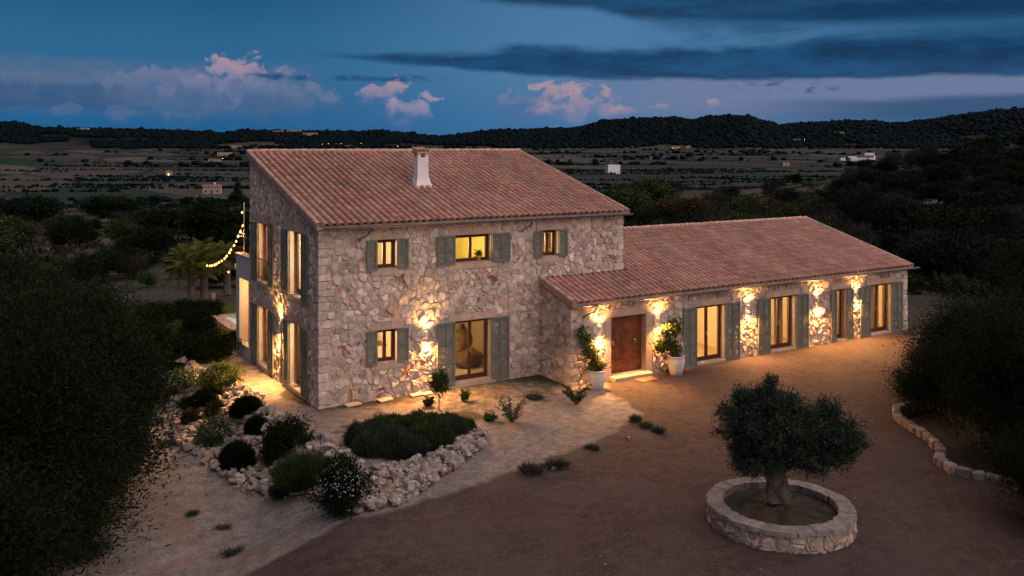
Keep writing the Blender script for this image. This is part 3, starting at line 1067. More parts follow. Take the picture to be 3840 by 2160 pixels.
specs = [('front_wall', fr, main_wall_out, F_OPEN, [], quoin_ex['front'] + [(WX0 - 0.0, LX, -1, 3.35)], 0.215),
         ('side_wall', sd, side_out, S_OPEN, [], quoin_ex['side'], 0.215),
         ('wing_front_wall', wf, wing_out, W_OPEN, [DOOR], quoin_ex['wing'] + [(9.44, 11.56, -1, 2.4)], 0.22),
         ('wing_side_wall', ws, wside_out, [], [], quoin_ex['wside'], 0.24),
         ('wing_end_wall', we, wend_out, [], [], [], 0.32)]
allst = []
for nm, mp, outl, ops, xh, ex, size in specs:
    mb = MB()
    wall_sheet(mb, outl, [o for o, k in ops] + xh, mp, TH)
    w = mb.build(nm, M['mortar'], house)
    walls[nm] = w
    o2 = [(x, max(y, -0.2)) for x, y in outl]
    for poly in cells(o2, size, dressings(ops) + ex, rng):
        cx, cz = sum(p[0] for p in poly) / len(poly), sum(p[1] for p in poly) / len(poly)
        c = np.array(mp(cx, cz, 0))
        v = c - CAM
        nrm = np.array(mp(cx, cz, 1)) - c
        vis = -np.dot(v, nrm) / np.linalg.norm(v)
        score = area(poly) * max(vis, 0.02) / np.dot(v, v)
        if nm == 'front_wall' and cx > WX0 and cz < 3.4: score = 0
        allst.append((score, nm, mp, poly, tuple(c)))
allst.sort(key=lambda s: -s[0])
rest = {}
for k, (sc_, nm, mp, poly, c) in enumerate(allst):
    if k < 250:
        mb = MB()
        stone_shape(mb, poly, mp, rng)
        if mb.v: mb.build('stone', M['stone'], walls[nm], origin=c)
    else:
        stone_shape(rest.setdefault(nm, MB()), poly, mp, rng)
for nm, mb in rest.items():
    mb.build('rubble_facing', M['stone'], walls[nm], kind='stuff')
for i, (cx, cyv, z0, z1, a, b) in enumerate(QUOINS):
    mb = MB()
    o = rng.uniform(0.02, 0.045)
    sx = 1 if a > 0 else -1
    hx, hy, hz = (abs(a) + o) / 2, (b + o) / 2, (z1 - z0) / 2
    Mx = Matrix.Translation((cx + (a - sx * o) / 2, cyv + (b - o) / 2, (z0 + z1) / 2))
    t = rng.uniform(0.85, 1.25)
    mb.obox(Mx, hx, hy, hz, (t, t * 0.98, t * 0.95), 0.018)
    # roughen
    mb.v = [(x + rng.uniform(-.007, .007), y + rng.uniform(-.007, .007), z + rng.uniform(-.007, .007)) for x, y, z in mb.v]
    par = walls['front_wall'] if cyv == 0 else walls['wing_front_wall']
    mb.build('cornerstone', M['stone'], par, origin=(cx, cyv, (z0 + z1) / 2))
# plain walls that the picture hardly shows
mb = MB()
mb.box(LX - TH, LX, TH + .003, LYF - .003, 0, EAVE)
mb.add([(LX - .002, 0.01, EAVE - .1), (LX - .002, LYF, EAVE - .1), (LX - .002, LYF, EAVE + TAN * LYF - .1)], [(0, 1, 2)])
mb.box(TH + .003, LX, LYF - TH, LYF - .001, 0, EAVE + TAN * (LYF - TH) - 0.12)
mb.box(LX + .003, WX1 - TH - .003, WRY * 2 - WY0 - 0.4, WRY * 2 - WY0 - .003, 0, WEAVE)
mb.build('rear_wall', M['mortar'], house)
mb = MB()
for poly in cells([(0.02, 3.3), (LYF, 3.3), (LYF, EAVE + TAN * LYF - .1), (0.02, EAVE - .1)], 0.3, [], rng):
    stone_shape(mb, poly, rs, rng)
mb.build('rubble_facing', M['stone'], house, kind='stuff')

# ---- cut stone, windows, doors, shutters


def dressed(par, mp, u0, u1, v0, v1, n, proud, name, depth=0.12):
    cuts = [u0 + (u1 - u0) * i / n for i in range(n + 1)]
    for i in range(1, n): cuts[i] += rng.uniform(-.06, .06) * (u1 - u0) / n * 2
    for a, b in zip(cuts[:-1], cuts[1:]):
        mb = MB()
        q = 0.0035
        w1 = proud + rng.uniform(-.003, .003)
        pts = [mp(u, v, w) for w in (-depth, w1) for v in (v0 + q, v1 - q) for u in (a + q, b - q)]
        t = rng.uniform(0.92, 1.08)
        mb.add(pts, [(0, 2, 3, 1), (4, 5, 7, 6), (0, 1, 5, 4), (2, 6, 7, 3), (0, 4, 6, 2), (1, 3, 7, 5)], (t, t * rng.uniform(.96, 1.02), t * rng.uniform(.94, 1.04)))
        mb.build(name, M['dressed'], par)


def pbox(mb, mp, u0, u1, v0, v1, w0, w1, tint=(1, 1, 1)):
    pts = [mp(u, v, w) for w in (w0, w1) for v in (v0, v1) for u in (u0, u1)]
    mb.add(pts, [(0, 2, 3, 1), (4, 5, 7, 6), (0, 1, 5, 4), (2, 6, 7, 3), (0, 4, 6, 2), (1, 3, 7, 5)], tint)


def reveal_lining(par, mp, a, b, c, d):
    """smooth plastered reveals and the stone threshold"""
    mb = MB()
    e = 0.012
    pbox(mb, mp, a + .001, a + e, c + e, d - e, -0.30, 0.006)
    pbox(mb, mp, b - e, b - .001, c + e, d - e, -0.30, 0.006)
    pbox(mb, mp, a + .001, b - .001, d - e, d - .001, -0.30, 0.006)
    pbox(mb, mp, a + .001, b - .001, c + .001, c + e, -0.30, 0.02)
    mb.build('reveal', M['dressed'], par)


def casement(mp, a, b, c, d, kind, name):
    """wooden frame with two glazed leaves set back in the wall"""
    root = MB()
    w0, w1 = -0.29, -0.235
    f = 0.05
    e = 0.013
    A, B, Cc, D = a + e, b - e, c + e, d - e
    root.mat = 0
    pbox(root, mp, A, B, D - f, D, w0, w1)
    pbox(root, mp, A, B, Cc, Cc + f, w0, w1)
    pbox(root, mp, A, A + f, Cc + f, D - f, w0, w1)
    pbox(root, mp, B - f, B, Cc + f, D - f, w0, w1)
    win = root.build(name, M['wood'], house)
    mid = (A + B) / 2
    st = 0.055
    bot = 0.10 if kind == 'd' else 0.06
    leaves = [(A + f, mid), (mid, B - f)]
    for i, (p, q) in enumerate(leaves):
        s = MB()
        g = 0.002
        z0, z1 = Cc + f + g, D - f - g
        pbox(s, mp, p + g, p + st, z0, z1, w0 + .01, w1 + .02)
        pbox(s, mp, q - st, q - g, z0, z1, w0 + .01, w1 + .02)
        pbox(s, mp, p + st, q - st, z1 - st, z1, w0 + .01, w1 + .02)
        pbox(s, mp, p + st, q - st, z0, z0 + bot, w0 + .01, w1 + .02)
        s.build('sash_frame', M['wood'], win)
        gmb = MB()
        gmb.add([mp(p + st, z0 + bot, w0 + .03), mp(q - st, z0 + bot, w0 + .03), mp(q - st, z1 - st, w0 + .03), mp(p + st, z1 - st, w0 + .03)], [(0, 1, 2, 3)])
        gmb.build('pane', M['glass'], win)
    if kind == 'd':
        h = MB()
        zc = Cc + 1.0
        pbox(h, mp, mid + .01, mid + .045, zc - .09, zc + .09, w1 + .021, w1 + .03)
        pbox(h, mp, mid - .07, mid + .03, zc - .01, zc + .012, w1 + .05, w1 + .065)
        pbox(h, mp, mid + .015, mid + .035, zc - .01, zc + .012, w1 + .03, w1 + .05)
        h.build('handle', M['brass'], win)
    return win


def shutter(mp, u_h, sgn, wd, v0, v1, rows, colsn, swing, base=False):
    """louvred leaf hinged at u_h, folded back against the wall; swing = how far its free edge stands off"""
    th = 0.038
    w_h = 0.035

    def sm_(s, v, w):
        a = swing
        return mp(u_h + sgn * (s * math.cos(a) - w * math.sin(a) * 0), v, w_h + s * math.sin(a) + w)
    sh = MB()
    st = 0.055
    bb = 0.16 if base else st + .02
    pbox(sh, sm_, 0, st, v0, v1, 0, th)
    pbox(sh, sm_, wd - st, wd, v0, v1, 0, th)
    pbox(sh, sm_, st, wd - st, v1 - st - .01, v1, 0, th)
    pbox(sh, sm_, st, wd - st, v0, v0 + bb, 0, th)
    zs = [v0 + bb, v1 - st - .01]
    H = zs[1] - zs[0]
    rail = 0.055
    cellh = (H - rail * (rows - 1)) / rows
    for r in range(1, rows):
        z = zs[0] + r * (cellh + rail) - rail
        pbox(sh, sm_, st, wd - st, z, z + rail, 0, th)
    if colsn == 2:
        pbox(sh, sm_, wd / 2 - .017, wd / 2 + .017, zs[0], zs[1], 0.001, th + .001)
    leaf = sh.build('shutter', M['green'], house)
    sl_ = MB()
    spans = [(st, wd - st)] if colsn == 1 else [(st, wd / 2 - .017), (wd / 2 + .017, wd - st)]
    for r in range(rows):
        z0 = zs[0] + r * (cellh + rail)
        n = max(3, int(cellh / 0.05))
        for i in range(n):
            zc = z0 + (i + 0.5) * cellh / n
            for s0, s1 in spans:
                a0, a1 = zc - 0.010, zc + 0.012
                sl_.add([sm_(s0, a0, th - .012), sm_(s1, a0, th - .012), sm_(s1, a1, .008), sm_(s0, a1, .008),
                         sm_(s0, a0 + .007, th - .007), sm_(s1, a0 + .007, th - .007), sm_(s1, a1 + .007, .013), sm_(s0, a1 + .007, .013)],
                        [(0, 1, 2, 3), (4, 5, 6, 7), (0, 1, 5, 4), (3, 2, 6, 7)])
    sl_.build('louvres', M['green'], leaf, kind='stuff')
    hk = MB()
    pbox(hk, sm_, wd * .62, wd * .62 + .03, v0 - .035, v0 - .005, th * .2, th + .02)
    hk.build('shutter_catch', M['brass'], leaf)
    return leaf


def opening(mp, o, kind, leafw, base=False, first=False):
    a, b, c, d = o
    win = casement(mp, a, b, c, d, kind, 'window' if kind == 'w' else 'glazed_door')
    reveal_lining(house, mp, a, b, c, d)
    n = 3 if b - a < 1 else 4
    dressed(house, mp, a - 0.22, b + 0.22, d, d + 0.24, n, 0.028, 'lintel_block')
    if kind == 'w': dressed(house, mp, a - 0.22, b + 0.22, c - 0.2, c, n, 0.04, 'sill_block')
    else: dressed(house, mp, a - 0.16, b + 0.16, c - 0.155, c - .001, 2, 0.07, 'threshold_block')
    rows = 2 if kind == 'w' else 3
    cn = 1 if leafw < 0.5 else 2
    v0, v1 = (c - 0.03, d + 0.0)
    if kind == 'd': v0 = c - 0.06
    shutter(mp, a - .005, -1, leafw, v0, v1, rows, cn, rng.uniform(0.03, 0.07), kind == 'd')
    shutter(mp, b + .005, 1, leafw, v0, v1, rows, cn, rng.uniform(0.03, 0.07), kind == 'd')
    return win


for (o, k) in F_OPEN: opening(fr, o, k, 0.36 if o[1] - o[0] < 1 else 0.69)
for (o, k) in S_OPEN: opening(sd, o, k, 0.68)
for (o, k) in W_OPEN: opening(wf, o, k, 0.35 if o[1] - o[0] < 1 else 0.69)
# low rail before the far upper window of the side wall
mb = MB()
for z in (3.95, 3.25): mb.tube([(-.03, 5.09, z), (-.03, 6.33, z)], 0.014, 6)
for i in range(12): mb.tube([(-.03, 5.14 + i * 0.105, 3.25), (-.03, 5.14 + i * 0.105, 3.95)], 0.008, 5)
mb.build('window_railing', M['iron'], house)

# front door: cut stone surround, two leaves of boards, ring knockers
dressed(house, wf, 9.44, 11.56, 2.14, 2.40, 3, 0.03, 'door_lintel_block')
for k, (z0, z1) in enumerate(((-0.02, 0.62), (0.62, 1.18), (1.18, 1.7), (1.7, 2.14))):
    for (u0, u1) in ((9.44, 9.72), (11.27, 11.56)):
        dressed(house, wf, u0, u1, z0, z1, 1, 0.028, 'door_jamb_block')
reveal_lining(house, wf, *DOOR)
for s, (a, b) in enumerate(((9.735, 10.494), (10.497, 11.255))):
    root = MB()
    pbox(root, wf, a, b, 0.135, 2.126, -0.27, -0.235)
    leaf = root.build('door_leaf', M['door'], house)
    n = 4
    for i in range(n):
        bm_ = MB()
        x0, x1 = a + (b - a) * i / n, a + (b - a) * (i + 1) / n
        t = rng.uniform(0.8, 1.2)
        pbox(bm_, wf, x0 + .003, x1 - .003, 0.14, 2.12, -0.234, -0.218, (t, t, t))
        bm_.build('board', M['door'], leaf)
    kx = (a + b) / 2 - .02 + (0.1 if s else -0.12)
    kn = MB()
    kn.lathe([(0.0, 0), (0.035, 0), (0.028, .012), (0, .014)], 12)
    kn.v = [(kx + x, WY0 + 0.216 - z, 1.22 + y) for x, y, z in kn.v]
    ring = [(kx + .055 * math.sin(t), WY0 + 0.19, 1.165 + .055 * math.cos(t)) for t in np.linspace(0, 2 * math.pi, 15)]
    kn.tube(ring, 0.009, 6, cap=False)
    kn.build('ring_knocker', M['brass'], leaf)
dressed(house, wf, 9.66, 11.33, 0.0, 0.118, 1, 0.34, 'door_step', depth=0.30)

# ---- rooms behind the windows, each lit by its own ceiling lamp
def room(x0, x1, y0, y1, z0, z1, wallm, power, lamp, col=(1.0, 0.62, 0.26), open_side='y0'):
    mb = MB()
    q = [((x0, y1, z0), (x1, y1, z0), (x1, y1, z1), (x0, y1, z1)), ((x1, y0, z0), (x1, y1, z0), (x1, y1, z1), (x1, y0, z1)),
         ((x0, y0, z1), (x1, y0, z1), (x1, y1, z1), (x0, y1, z1))]
    if 'x0' not in open_side: q.append(((x0, y0, z0), (x0, y1, z0), (x0, y1, z1), (x0, y0, z1)))
    if 'y0' not in open_side: q.append(((x0, y0, z0), (x1, y0, z0), (x1, y0, z1), (x0, y0, z1)))
    for f in q: mb.add(f, [(0, 1, 2, 3)])
    mb.mat = 1
    mb.add([(x0, y0, z0), (x1, y0, z0), (x1, y1, z0), (x0, y1, z0)], [(0, 1, 2, 3)])
    mb.build('room_lining', [wallm, M['tilefloor']], house)
    l = bpy.data.lights.new('ceiling_light', 'POINT')
    l.energy = power
    l.color = col
    l.shadow_soft_size = 0.12
    lo_ = link('ceiling_light', l, house, (lamp[0], lamp[1], z1 - 0.80))
    g = MB()
    g.lathe([(0.0, -.62), (.06, -.61), (.10, -.56), (.10, -.5), (.02, -.44), (.006, -.42), (.006, 0)], 16, (lamp[0], lamp[1], z1 - .02))
    g.build('ceiling_lamp', M['ceil_glow'], house)


SKIN = TH + 0.004
room(SKIN, 3.55, SKIN, 3.9, 2.95, 5.36, M['cream'], 400, (1.25, 1.35), (1, .74, .4), 'x0y0')
room(3.62, 7.05, SKIN, 3.9, 2.95, 5.36, M['yellow'], 320, (4.3, 1.9), (1, .78, .36))
room(7.12, LX - SKIN, SKIN, 3.9, 2.95, 5.36, M['yellow'], 300, (7.7, 1.6), (1, .76, .36))
room(SKIN, 3.55, 4.0, LYF - SKIN, 2.95, 5.36, M['cream'], 330, (1.6, 4.7), open_side='x0')
room(SKIN, 3.55, SKIN, 3.9, 0.14, 2.85, M['cream'], 520, (1.25, 1.35), (1, .64, .3), open_side='x0y0')
room(3.62, 7.9, SKIN, 4.6, 0.14, 2.85, M['cream'], 130, (4.1, 1.5), (1, .64, .3))
room(SKIN, 3.55, 4.0, LYF - SKIN, 0.14, 2.85, M['cream'], 420, (1.6, 4.7), open_side='x0')
wy = WY0 + SKIN
for (x0, x1, pw, lx) in ((12.2, 16.2, 380, 13.0), (16.27, 20.1, 290, 16.9), (20.17, 22.6, 110, 20.8), (22.67, WX1 - SKIN, 180, 23.2)):
    room(x0, x1, wy, 1.6, 0.04, 2.55, M['cream'], pw, (lx, -0.2))

# ---- roofs
def tile_geo(length, r0, r1, seg=7, lip=0.013):
    """one barrel cover tile, axis along +y (down slope), wider at the lower end"""
    mb = MB()
    vs = []
    for (y, r) in ((0, r1), (length, r0)):
        for k in range(seg + 1):
            t = math.pi * k / seg
            vs.append((-r * math.cos(t), y, r * math.sin(t) * 0.82))
    for k in range(seg + 1):
        t = math.pi * k / seg
        rr = r0 - lip
        vs.append((-rr * math.cos(t), length, rr * math.sin(t) * 0.82))
    for k in range(seg + 1):
        t = math.pi * k / seg
        rr = r0 - lip
        vs.append((-rr * math.cos(t), length - 0.12, rr * math.sin(t) * 0.82))
    n = seg + 1
    for (a, b) in ((0, 1), (1, 2), (2, 3)):
        for k in range(seg):
            mb.f.append((a * n + k, a * n + k + 1, b * n + k + 1, b * n + k))
    mb.v = vs
    mb.t = [(1, 1, 1)] * len(mb.f)
    mb.mi = [0] * len(mb.f)
    mb.smooth = [True] * (seg) + [False] * seg + [True] * seg
    return mb


def tile_tint():
    b = rng.uniform(0.82, 1.14)
    r = rng.rand()
    if r < 0.10: return (b * 0.93, b * 1.03, b * 1.04)
    if r < 0.20: return (b * 1.1, b * 0.93, b * 0.86)
    return (b * rng.uniform(.95, 1.08), b * rng.uniform(.93, 1.05), b * rng.uniform(.9, 1.08))


TG = tile_geo(0.44, 0.093, 0.078)
TG_MESH = [None]


def roof(name, x0, x1, ye, yr, zr_e, tan, n_single, skip=None, pitch=0.25, hang=0.05):
    """mono-pitch slope rising from the eave line y = ye to the ridge y = yr"""
    ca = math.atan(tan)
    L = (yr - ye) / math.cos(ca)
    dirn = Vector((0, -math.cos(ca), -math.sin(ca)))       # down slope
    nrm = Vector((0, -math.sin(ca), math.cos(ca)))
    mb = MB()
    # deck
    a = [(x0, ye, zr_e), (x1, ye, zr_e), (x1, yr, zr_e + (yr - ye) * tan), (x0, yr, zr_e + (yr - ye) * tan)]
    b = [(x, y, z - 0.12) for x, y, z in a]
    mb.add(a + b, [(0, 1, 2, 3), (4, 5, 6, 7), (0, 1, 5, 4), (1, 2, 6, 5), (2, 3, 7, 6), (3, 0, 4, 7)])
    par = mb.build(name, M['verge'], house)
    nc = int(round((x1 - x0 - 0.30) / pitch))
    step = (x1 - x0 - 0.30) / nc
    exposed = 0.36
    nr = int(L / exposed)
    exposed = L / nr
    covers = []
    rest_ = MB()
    pans = MB()
    for i in range(nc):
        cx = x0 + 0.15 + (i + 0.5) * step
        px = cx - step / 2
        seg = [(-.085, .05), (-.045, .018), (0, .008), (.045, .018), (.085, .05)]
        for r in range(nr):
            s0, s1 = L - (r + 1) * exposed, L - r * exposed + 0.03     # from the eave upwards
            tt = tile_tint()
            vs = []
            for s, lift in ((s1 if r else L + hang, 0.02), (s0, 0.004)):
                # s measured from the ridge downwards
                base = Vector((px, yr, zr_e + (yr - ye) * tan)) + dirn * s
                for dx, dz in seg: vs.append(base + Vector((dx, 0, 0)) + nrm * (dz + lift))
            pans.add(vs, [(k, k + 1, k + 6, k + 5) for k in range(4)], tuple(c * 0.72 for c in tt), True)  # pan tint darkened: shade of the grooves between covers painted in
            top = Vector((cx, yr, zr_e + (yr - ye) * tan)) + dirn * (s0 - 0.04) + nrm * (0.048 + rng.uniform(-.003, .004))
            if r == 0: top = top + dirn * hang
            top = top + nrm * (0.03 * float(_noise2(np.array([cx * .35]), np.array([s0 * .5]), 17)[0]))
            pt = 1 + .28 * float(_noise2(np.array([cx * .9]), np.array([s0 * .45]), 23)[0])
            tt = (tt[0] * pt, tt[1] * pt, tt[2] * pt)
            covers.append((r, i, top, tt, rng.uniform(-.02, .02), ca + rng.uniform(-.012, .012)))
    covers.sort(key=lambda c: (c[0] * 1.0 + c[1] * 0.1))
    xs_skip = skip or (lambda x, y: False)
    k = 0
    for r, i, top, tt, rz, tilt in covers:
        if xs_skip(top.x, top.y): continue
        # local +y is down slope
        R = Matrix(((1, 0, 0), (0, 1, 0), (0, 0, 1))).to_4x4()
        yv = dirn
        R = Matrix.Translation(top) @ Matrix((( -1, 0, 0, 0), (0, yv.y, nrm.y, 0), (0, yv.z, nrm.z, 0), (0, 0, 0, 1))) @ Matrix.Rotation(rz, 4, 'Z') @ Matrix.Rotation(0.02, 4, 'X')
        if k < n_single:
            if TG_MESH[0] is None: TG_MESH[0] = TG.mesh('tile', M['tile'])
            o = link('tile', TG_MESH[0], par)
            o.matrix_world = R
            o.color = (*tt, 1)
        else:
            rest_.add([R @ Vector(v) for v in TG.v], [], tt)
            b_ = len(rest_.v) - len(TG.v)
            rest_.f += [tuple(q + b_ for q in f) for f in TG.f]
            rest_.t += [tt] * len(TG.f)
            rest_.mi += [0] * len(TG.f)
            rest_.smooth += TG.smooth
        k += 1
    rest_.build('cover_tiles', M['tile'], par, kind='stuff')
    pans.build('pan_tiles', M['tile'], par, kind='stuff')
    return par, dirn, nrm, L


main_roof, mdir, mnrm, mL = roof('roof', -0.12, LX + 0.14, -0.2, LYF + 0.02, EAVE + 0.08, TAN, 250)
wing_roof, wdir, wnrm, wL = roof('wing_roof', WX0 - 0.06, WX1 + 0.16, WY0 - 0.2, WRY, WEAVE + 0.06, WTAN, 0,
                                 skip=lambda x, y: x < LX + 0.06 and y > -0.02)
# rear slope of the wing
mb = MB()
zr = WEAVE + 0.06 + (WRY - WY0 + .2) * WTAN
mb.add([(LX + .01, WRY, zr), (WX1 + .16, WRY, zr), (WX1 + .16, 2 * WRY - WY0 + .2, WEAVE + .06), (LX + .01, 2 * WRY - WY0 + .2, WEAVE + .06)], [(0, 1, 2, 3)])
mb.build('rear_roof', M['tile'], house)


def ridge_caps(par, x0, x1, y, z, single):
    n = int((x1 - x0) / 0.37)
    g = tile_geo(0.40, 0.12, 0.105)
    st = (x1 - x0) / n
    acc = MB()
    for i in range(n):
        R = Matrix.Translation((x0 + i * st, y, z + rng.uniform(-.006, .006))) @ Matrix.Rotation(-math.pi / 2 + rng.uniform(-.02, .02), 4, 'Z') @ Matrix.Rotation(0.03, 4, 'X')
        t = rng.uniform(0.95, 1.2)
        if single:
            m2 = MB()
            m2.v = [tuple(R @ Vector(v)) for v in g.v]
            m2.f, m2.t, m2.mi, m2.smooth = g.f, [(t, t, t)] * len(g.f), g.mi, g.smooth
            m2.build('ridge_tile', M['verge'], par)
        else:
            b_ = len(acc.v)
            acc.v += [tuple(R @ Vector(v)) for v in g.v]
            acc.f += [tuple(q + b_ for q in f) for f in g.f]
            acc.t += [(t, t, t)] * len(g.f)
            acc.mi += g.mi
            acc.smooth += g.smooth
    if acc.v: acc.build('ridge_tiles', M['verge'], par, kind='stuff')
    m3 = MB()
    m3.box(x0, x1, y - 0.13, y + 0.1, z - 0.12, z + 0.02)
    m3.build('ridge_bedding', M['verge'], par)


ridge_caps(main_roof, -0.12, LX + 0.14, LYF - 0.03, EAVE + 0.08 + (LYF + 0.22) * TAN + 0.03, True)
ridge_caps(wing_roof, LX + 0.03, WX1 + 0.16, WRY, WEAVE + 0.06 + (WRY - WY0 + .2) * WTAN + 0.03, False)


def verge(par, x, ye, yr, ze, tan, name):
    """mortar verge with a row of edge tiles running up the slope"""
    g = tile_geo(0.42, 0.085, 0.075)
    ca = math.atan(tan)
    L = (yr - ye) / math.cos(ca)
    n = int(L / 0.37)
    dirn = Vector((0, -math.cos(ca), -math.sin(ca)))
    nrm = Vector((0, -math.sin(ca), math.cos(ca)))
    top = Vector((x, yr, ze + (yr - ye) * tan))
    for i in range(n):
        s = L - (i + 1) * L / n - 0.03
        p = top + dirn * s + nrm * 0.05
        R = Matrix.Translation(p) @ Matrix(((-1, 0, 0, 0), (0, dirn.y, nrm.y, 0), (0, dirn.z, nrm.z, 0), (0, 0, 0, 1))) @ Matrix.Rotation(.02, 4, 'X')
        m2 = MB()
        m2.v = [tuple(R @ Vector(v)) for v in g.v]
        t = rng.uniform(0.9, 1.15)
        m2.f, m2.t, m2.mi, m2.smooth = g.f, [(t, t, t)] * len(g.f), g.mi, g.smooth
        m2.build('verge_tile', M['verge'], par)
    m3 = MB()
    a = top + nrm * -0.14
    b = top + dirn * L + nrm * -0.14
    w = 0.075
    m3.add([(x - w, a.y, a.z), (x + w, a.y, a.z), (x + w, b.y, b.z), (x - w, b.y, b.z),
            (x - w, (a + nrm * .2).y, (a + nrm * .2).z), (x + w, (a + nrm * .2).y, (a + nrm * .2).z), (x + w, (b + nrm * .2).y, (b + nrm * .2).z), (x - w, (b + nrm * .2).y, (b + nrm * .2).z)],
           [(0, 1, 2, 3), (4, 5, 6, 7), (0, 1, 5, 4), (1, 2, 6, 5), (2, 3, 7, 6), (3, 0, 4, 7)])
    m3.build(name, M['verge'], par)


verge(main_roof, -0.075, -0.21, LYF, EAVE + 0.085, TAN, 'verge_mortar')
verge(main_roof, LX + 0.11, -0.21, LYF, EAVE + 0.085, TAN, 'verge_mortar')
verge(wing_roof, WX0 - 0.01, WY0 - 0.21, -0.01, WEAVE + 0.065, WTAN, 'verge_mortar')
verge(wing_roof, WX1 + 0.12, WY0 - 0.21, WRY - .02, WEAVE + 0.065, WTAN, 'verge_mortar')


def gutter(par, x0, x1, y, z, spout, elbow):
    mb = MB()
    r = 0.062
    seg = 8
    vs = []
    for x in (x0, x1):
        for k in range(seg + 1):
            t = math.pi * k / seg
            vs.append((x, y + r * math.cos(t), z - r * math.sin(t)))
        for k in range(seg + 1):
            t = math.pi * (seg - k) / seg
            vs.append((x, y + (r - .006) * math.cos(t), z - (r - .006) * math.sin(t)))
    n = 2 * (seg + 1)
    mb.add(vs, [(k, (k + 1) % n, n + (k + 1) % n, n + k) for k in range(n)] + [tuple(range(n)), tuple(range(n, 2 * n))], smooth=False)
    mb.tube([(x0, y - r, z + .004), (x1, y - r, z + .004)], 0.011, 6)
    g = mb.build('gutter', M['zinc'], par)
    x = x0 + 0.25
    while x < x1:
        b = MB()
        b.tube([(x, y + .14, z + .05), (x, y + r + .008, z + .012), (x, y + .04, z - .058), (x, y - .03, z - .066), (x, y - r - .012, z - .01), (x, y - r - .004, z + .035)], 0.008, 5)
        b.build('gutter_bracket', M['zinc'], g)
        x += 0.52
    for s in spout:
        b = MB()
        b.tube([(s, y, z - .05), (s, y + .0, z - .16), (s - elbow * .06, y + .02, z - .26), (s - elbow * .3, y + .16, z - .38), (s - elbow * .42, y + .19, z - .44)], [.06, .045, .036, .034, .034], 9)
        b.build('downpipe_elbow', M['zinc'], g)


gutter(main_roof, -0.02, LX + 0.25, -0.29, EAVE + 0.02, [1.55, 7.55], 0.75)
gutter(wing_roof, WX0 - 0.02, WX1 + 0.45, WY0 - 0.29, WEAVE + 0.0, [WX0 + 0.85], 1.0)

# ---- chimney
mb = MB()
X0, X1, Y0, Y1 = 4.78, 5.21, 3.02, 3.36
prof = [(6.2, 0.13), (6.62, 0.10), (6.72, 0.06), (6.82, 0.03), (6.95, 0.01), (7.2, 0.0), (7.62, 0.0)]
vs = []
for z, e in prof:
    vs += [(X0 - e, Y0 - e, z), (X1 + e, Y0 - e, z), (X1 + e, Y1 + e, z), (X0 - e, Y1 + e, z)]
mb.add(vs, [(i * 4 + k, i * 4 + (k + 1) % 4, i * 4 + 4 + (k + 1) % 4, i * 4 + 4 + k) for i in range(len(prof) - 1) for k in range(4)] + [(24, 25, 26, 27)])
c = 0.13
for (a, b) in ((X0, X0 + c), (X1 - c, X1)):
    for (p, q) in ((Y0, Y0 + .09), (Y1 - .09, Y1)):
        mb.box(a + .001, b - .001, p + .001, q - .001, 7.62, 7.755)
chim = mb.build('chimney', M['white'], main_roof)
mb = MB()
mb.box(X0 - .055, X1 + .055, Y0 - .06, Y1 + .06, 7.755, 7.80)
mb.build('chimney_ledge', M['verge'], chim)
mb = MB()
mb.box(X0 + .09, X1 - .09, Y0 + .07, Y1 - .07, 7.621, 7.66, (0.1, 0.1, 0.1))
mb.build('flue_mouth', M['soil'], chim)
cg = tile_geo(0.30, 0.075, 0.065)
for (ox, dz) in ((-.17, 0), (0, 0), (.17, 0)):
    for j, oy in enumerate((0.0, 0.20)):
        R = Matrix.Translation(((X0 + X1) / 2 + ox, Y1 + .10 - oy, 7.95 - j * 0.045)) @ Matrix.Rotation(math.pi, 4, 'Z') @ Matrix.Rotation(-0.24, 4, 'X')
        m2 = MB()
        m2.v = [tuple(R @ Vector(v)) for v in cg.v]
        t = rng.uniform(0.85, 1.2)
        m2.f, m2.t, m2.mi, m2.smooth = cg.f, [(t, t, t)] * len(cg.f), cg.mi, cg.smooth
        m2.build('chimney_cap_tile', M['tile'], chim)
mb = MB()
mb.add([(X0 - .05, Y0 - .05, 7.80), (X1 + .05, Y0 - .05, 7.80), (X1 + .05, Y1 + .05, 7.80), (X0 - .05, Y1 + .05, 7.80), (X0 - .03, Y0 - .03, 7.82), (X1 + .03, Y0 - .03, 7.82), (X1 + .03, Y1 + .03, 7.97), (X0 - .03, Y1 + .03, 7.97)],
       [(0, 1, 5, 4), (1, 2, 6, 5), (2, 3, 7, 6), (3, 0, 4, 7), (4, 5, 6, 7)])
mb.build('cap_mortar', M['verge'], chim)

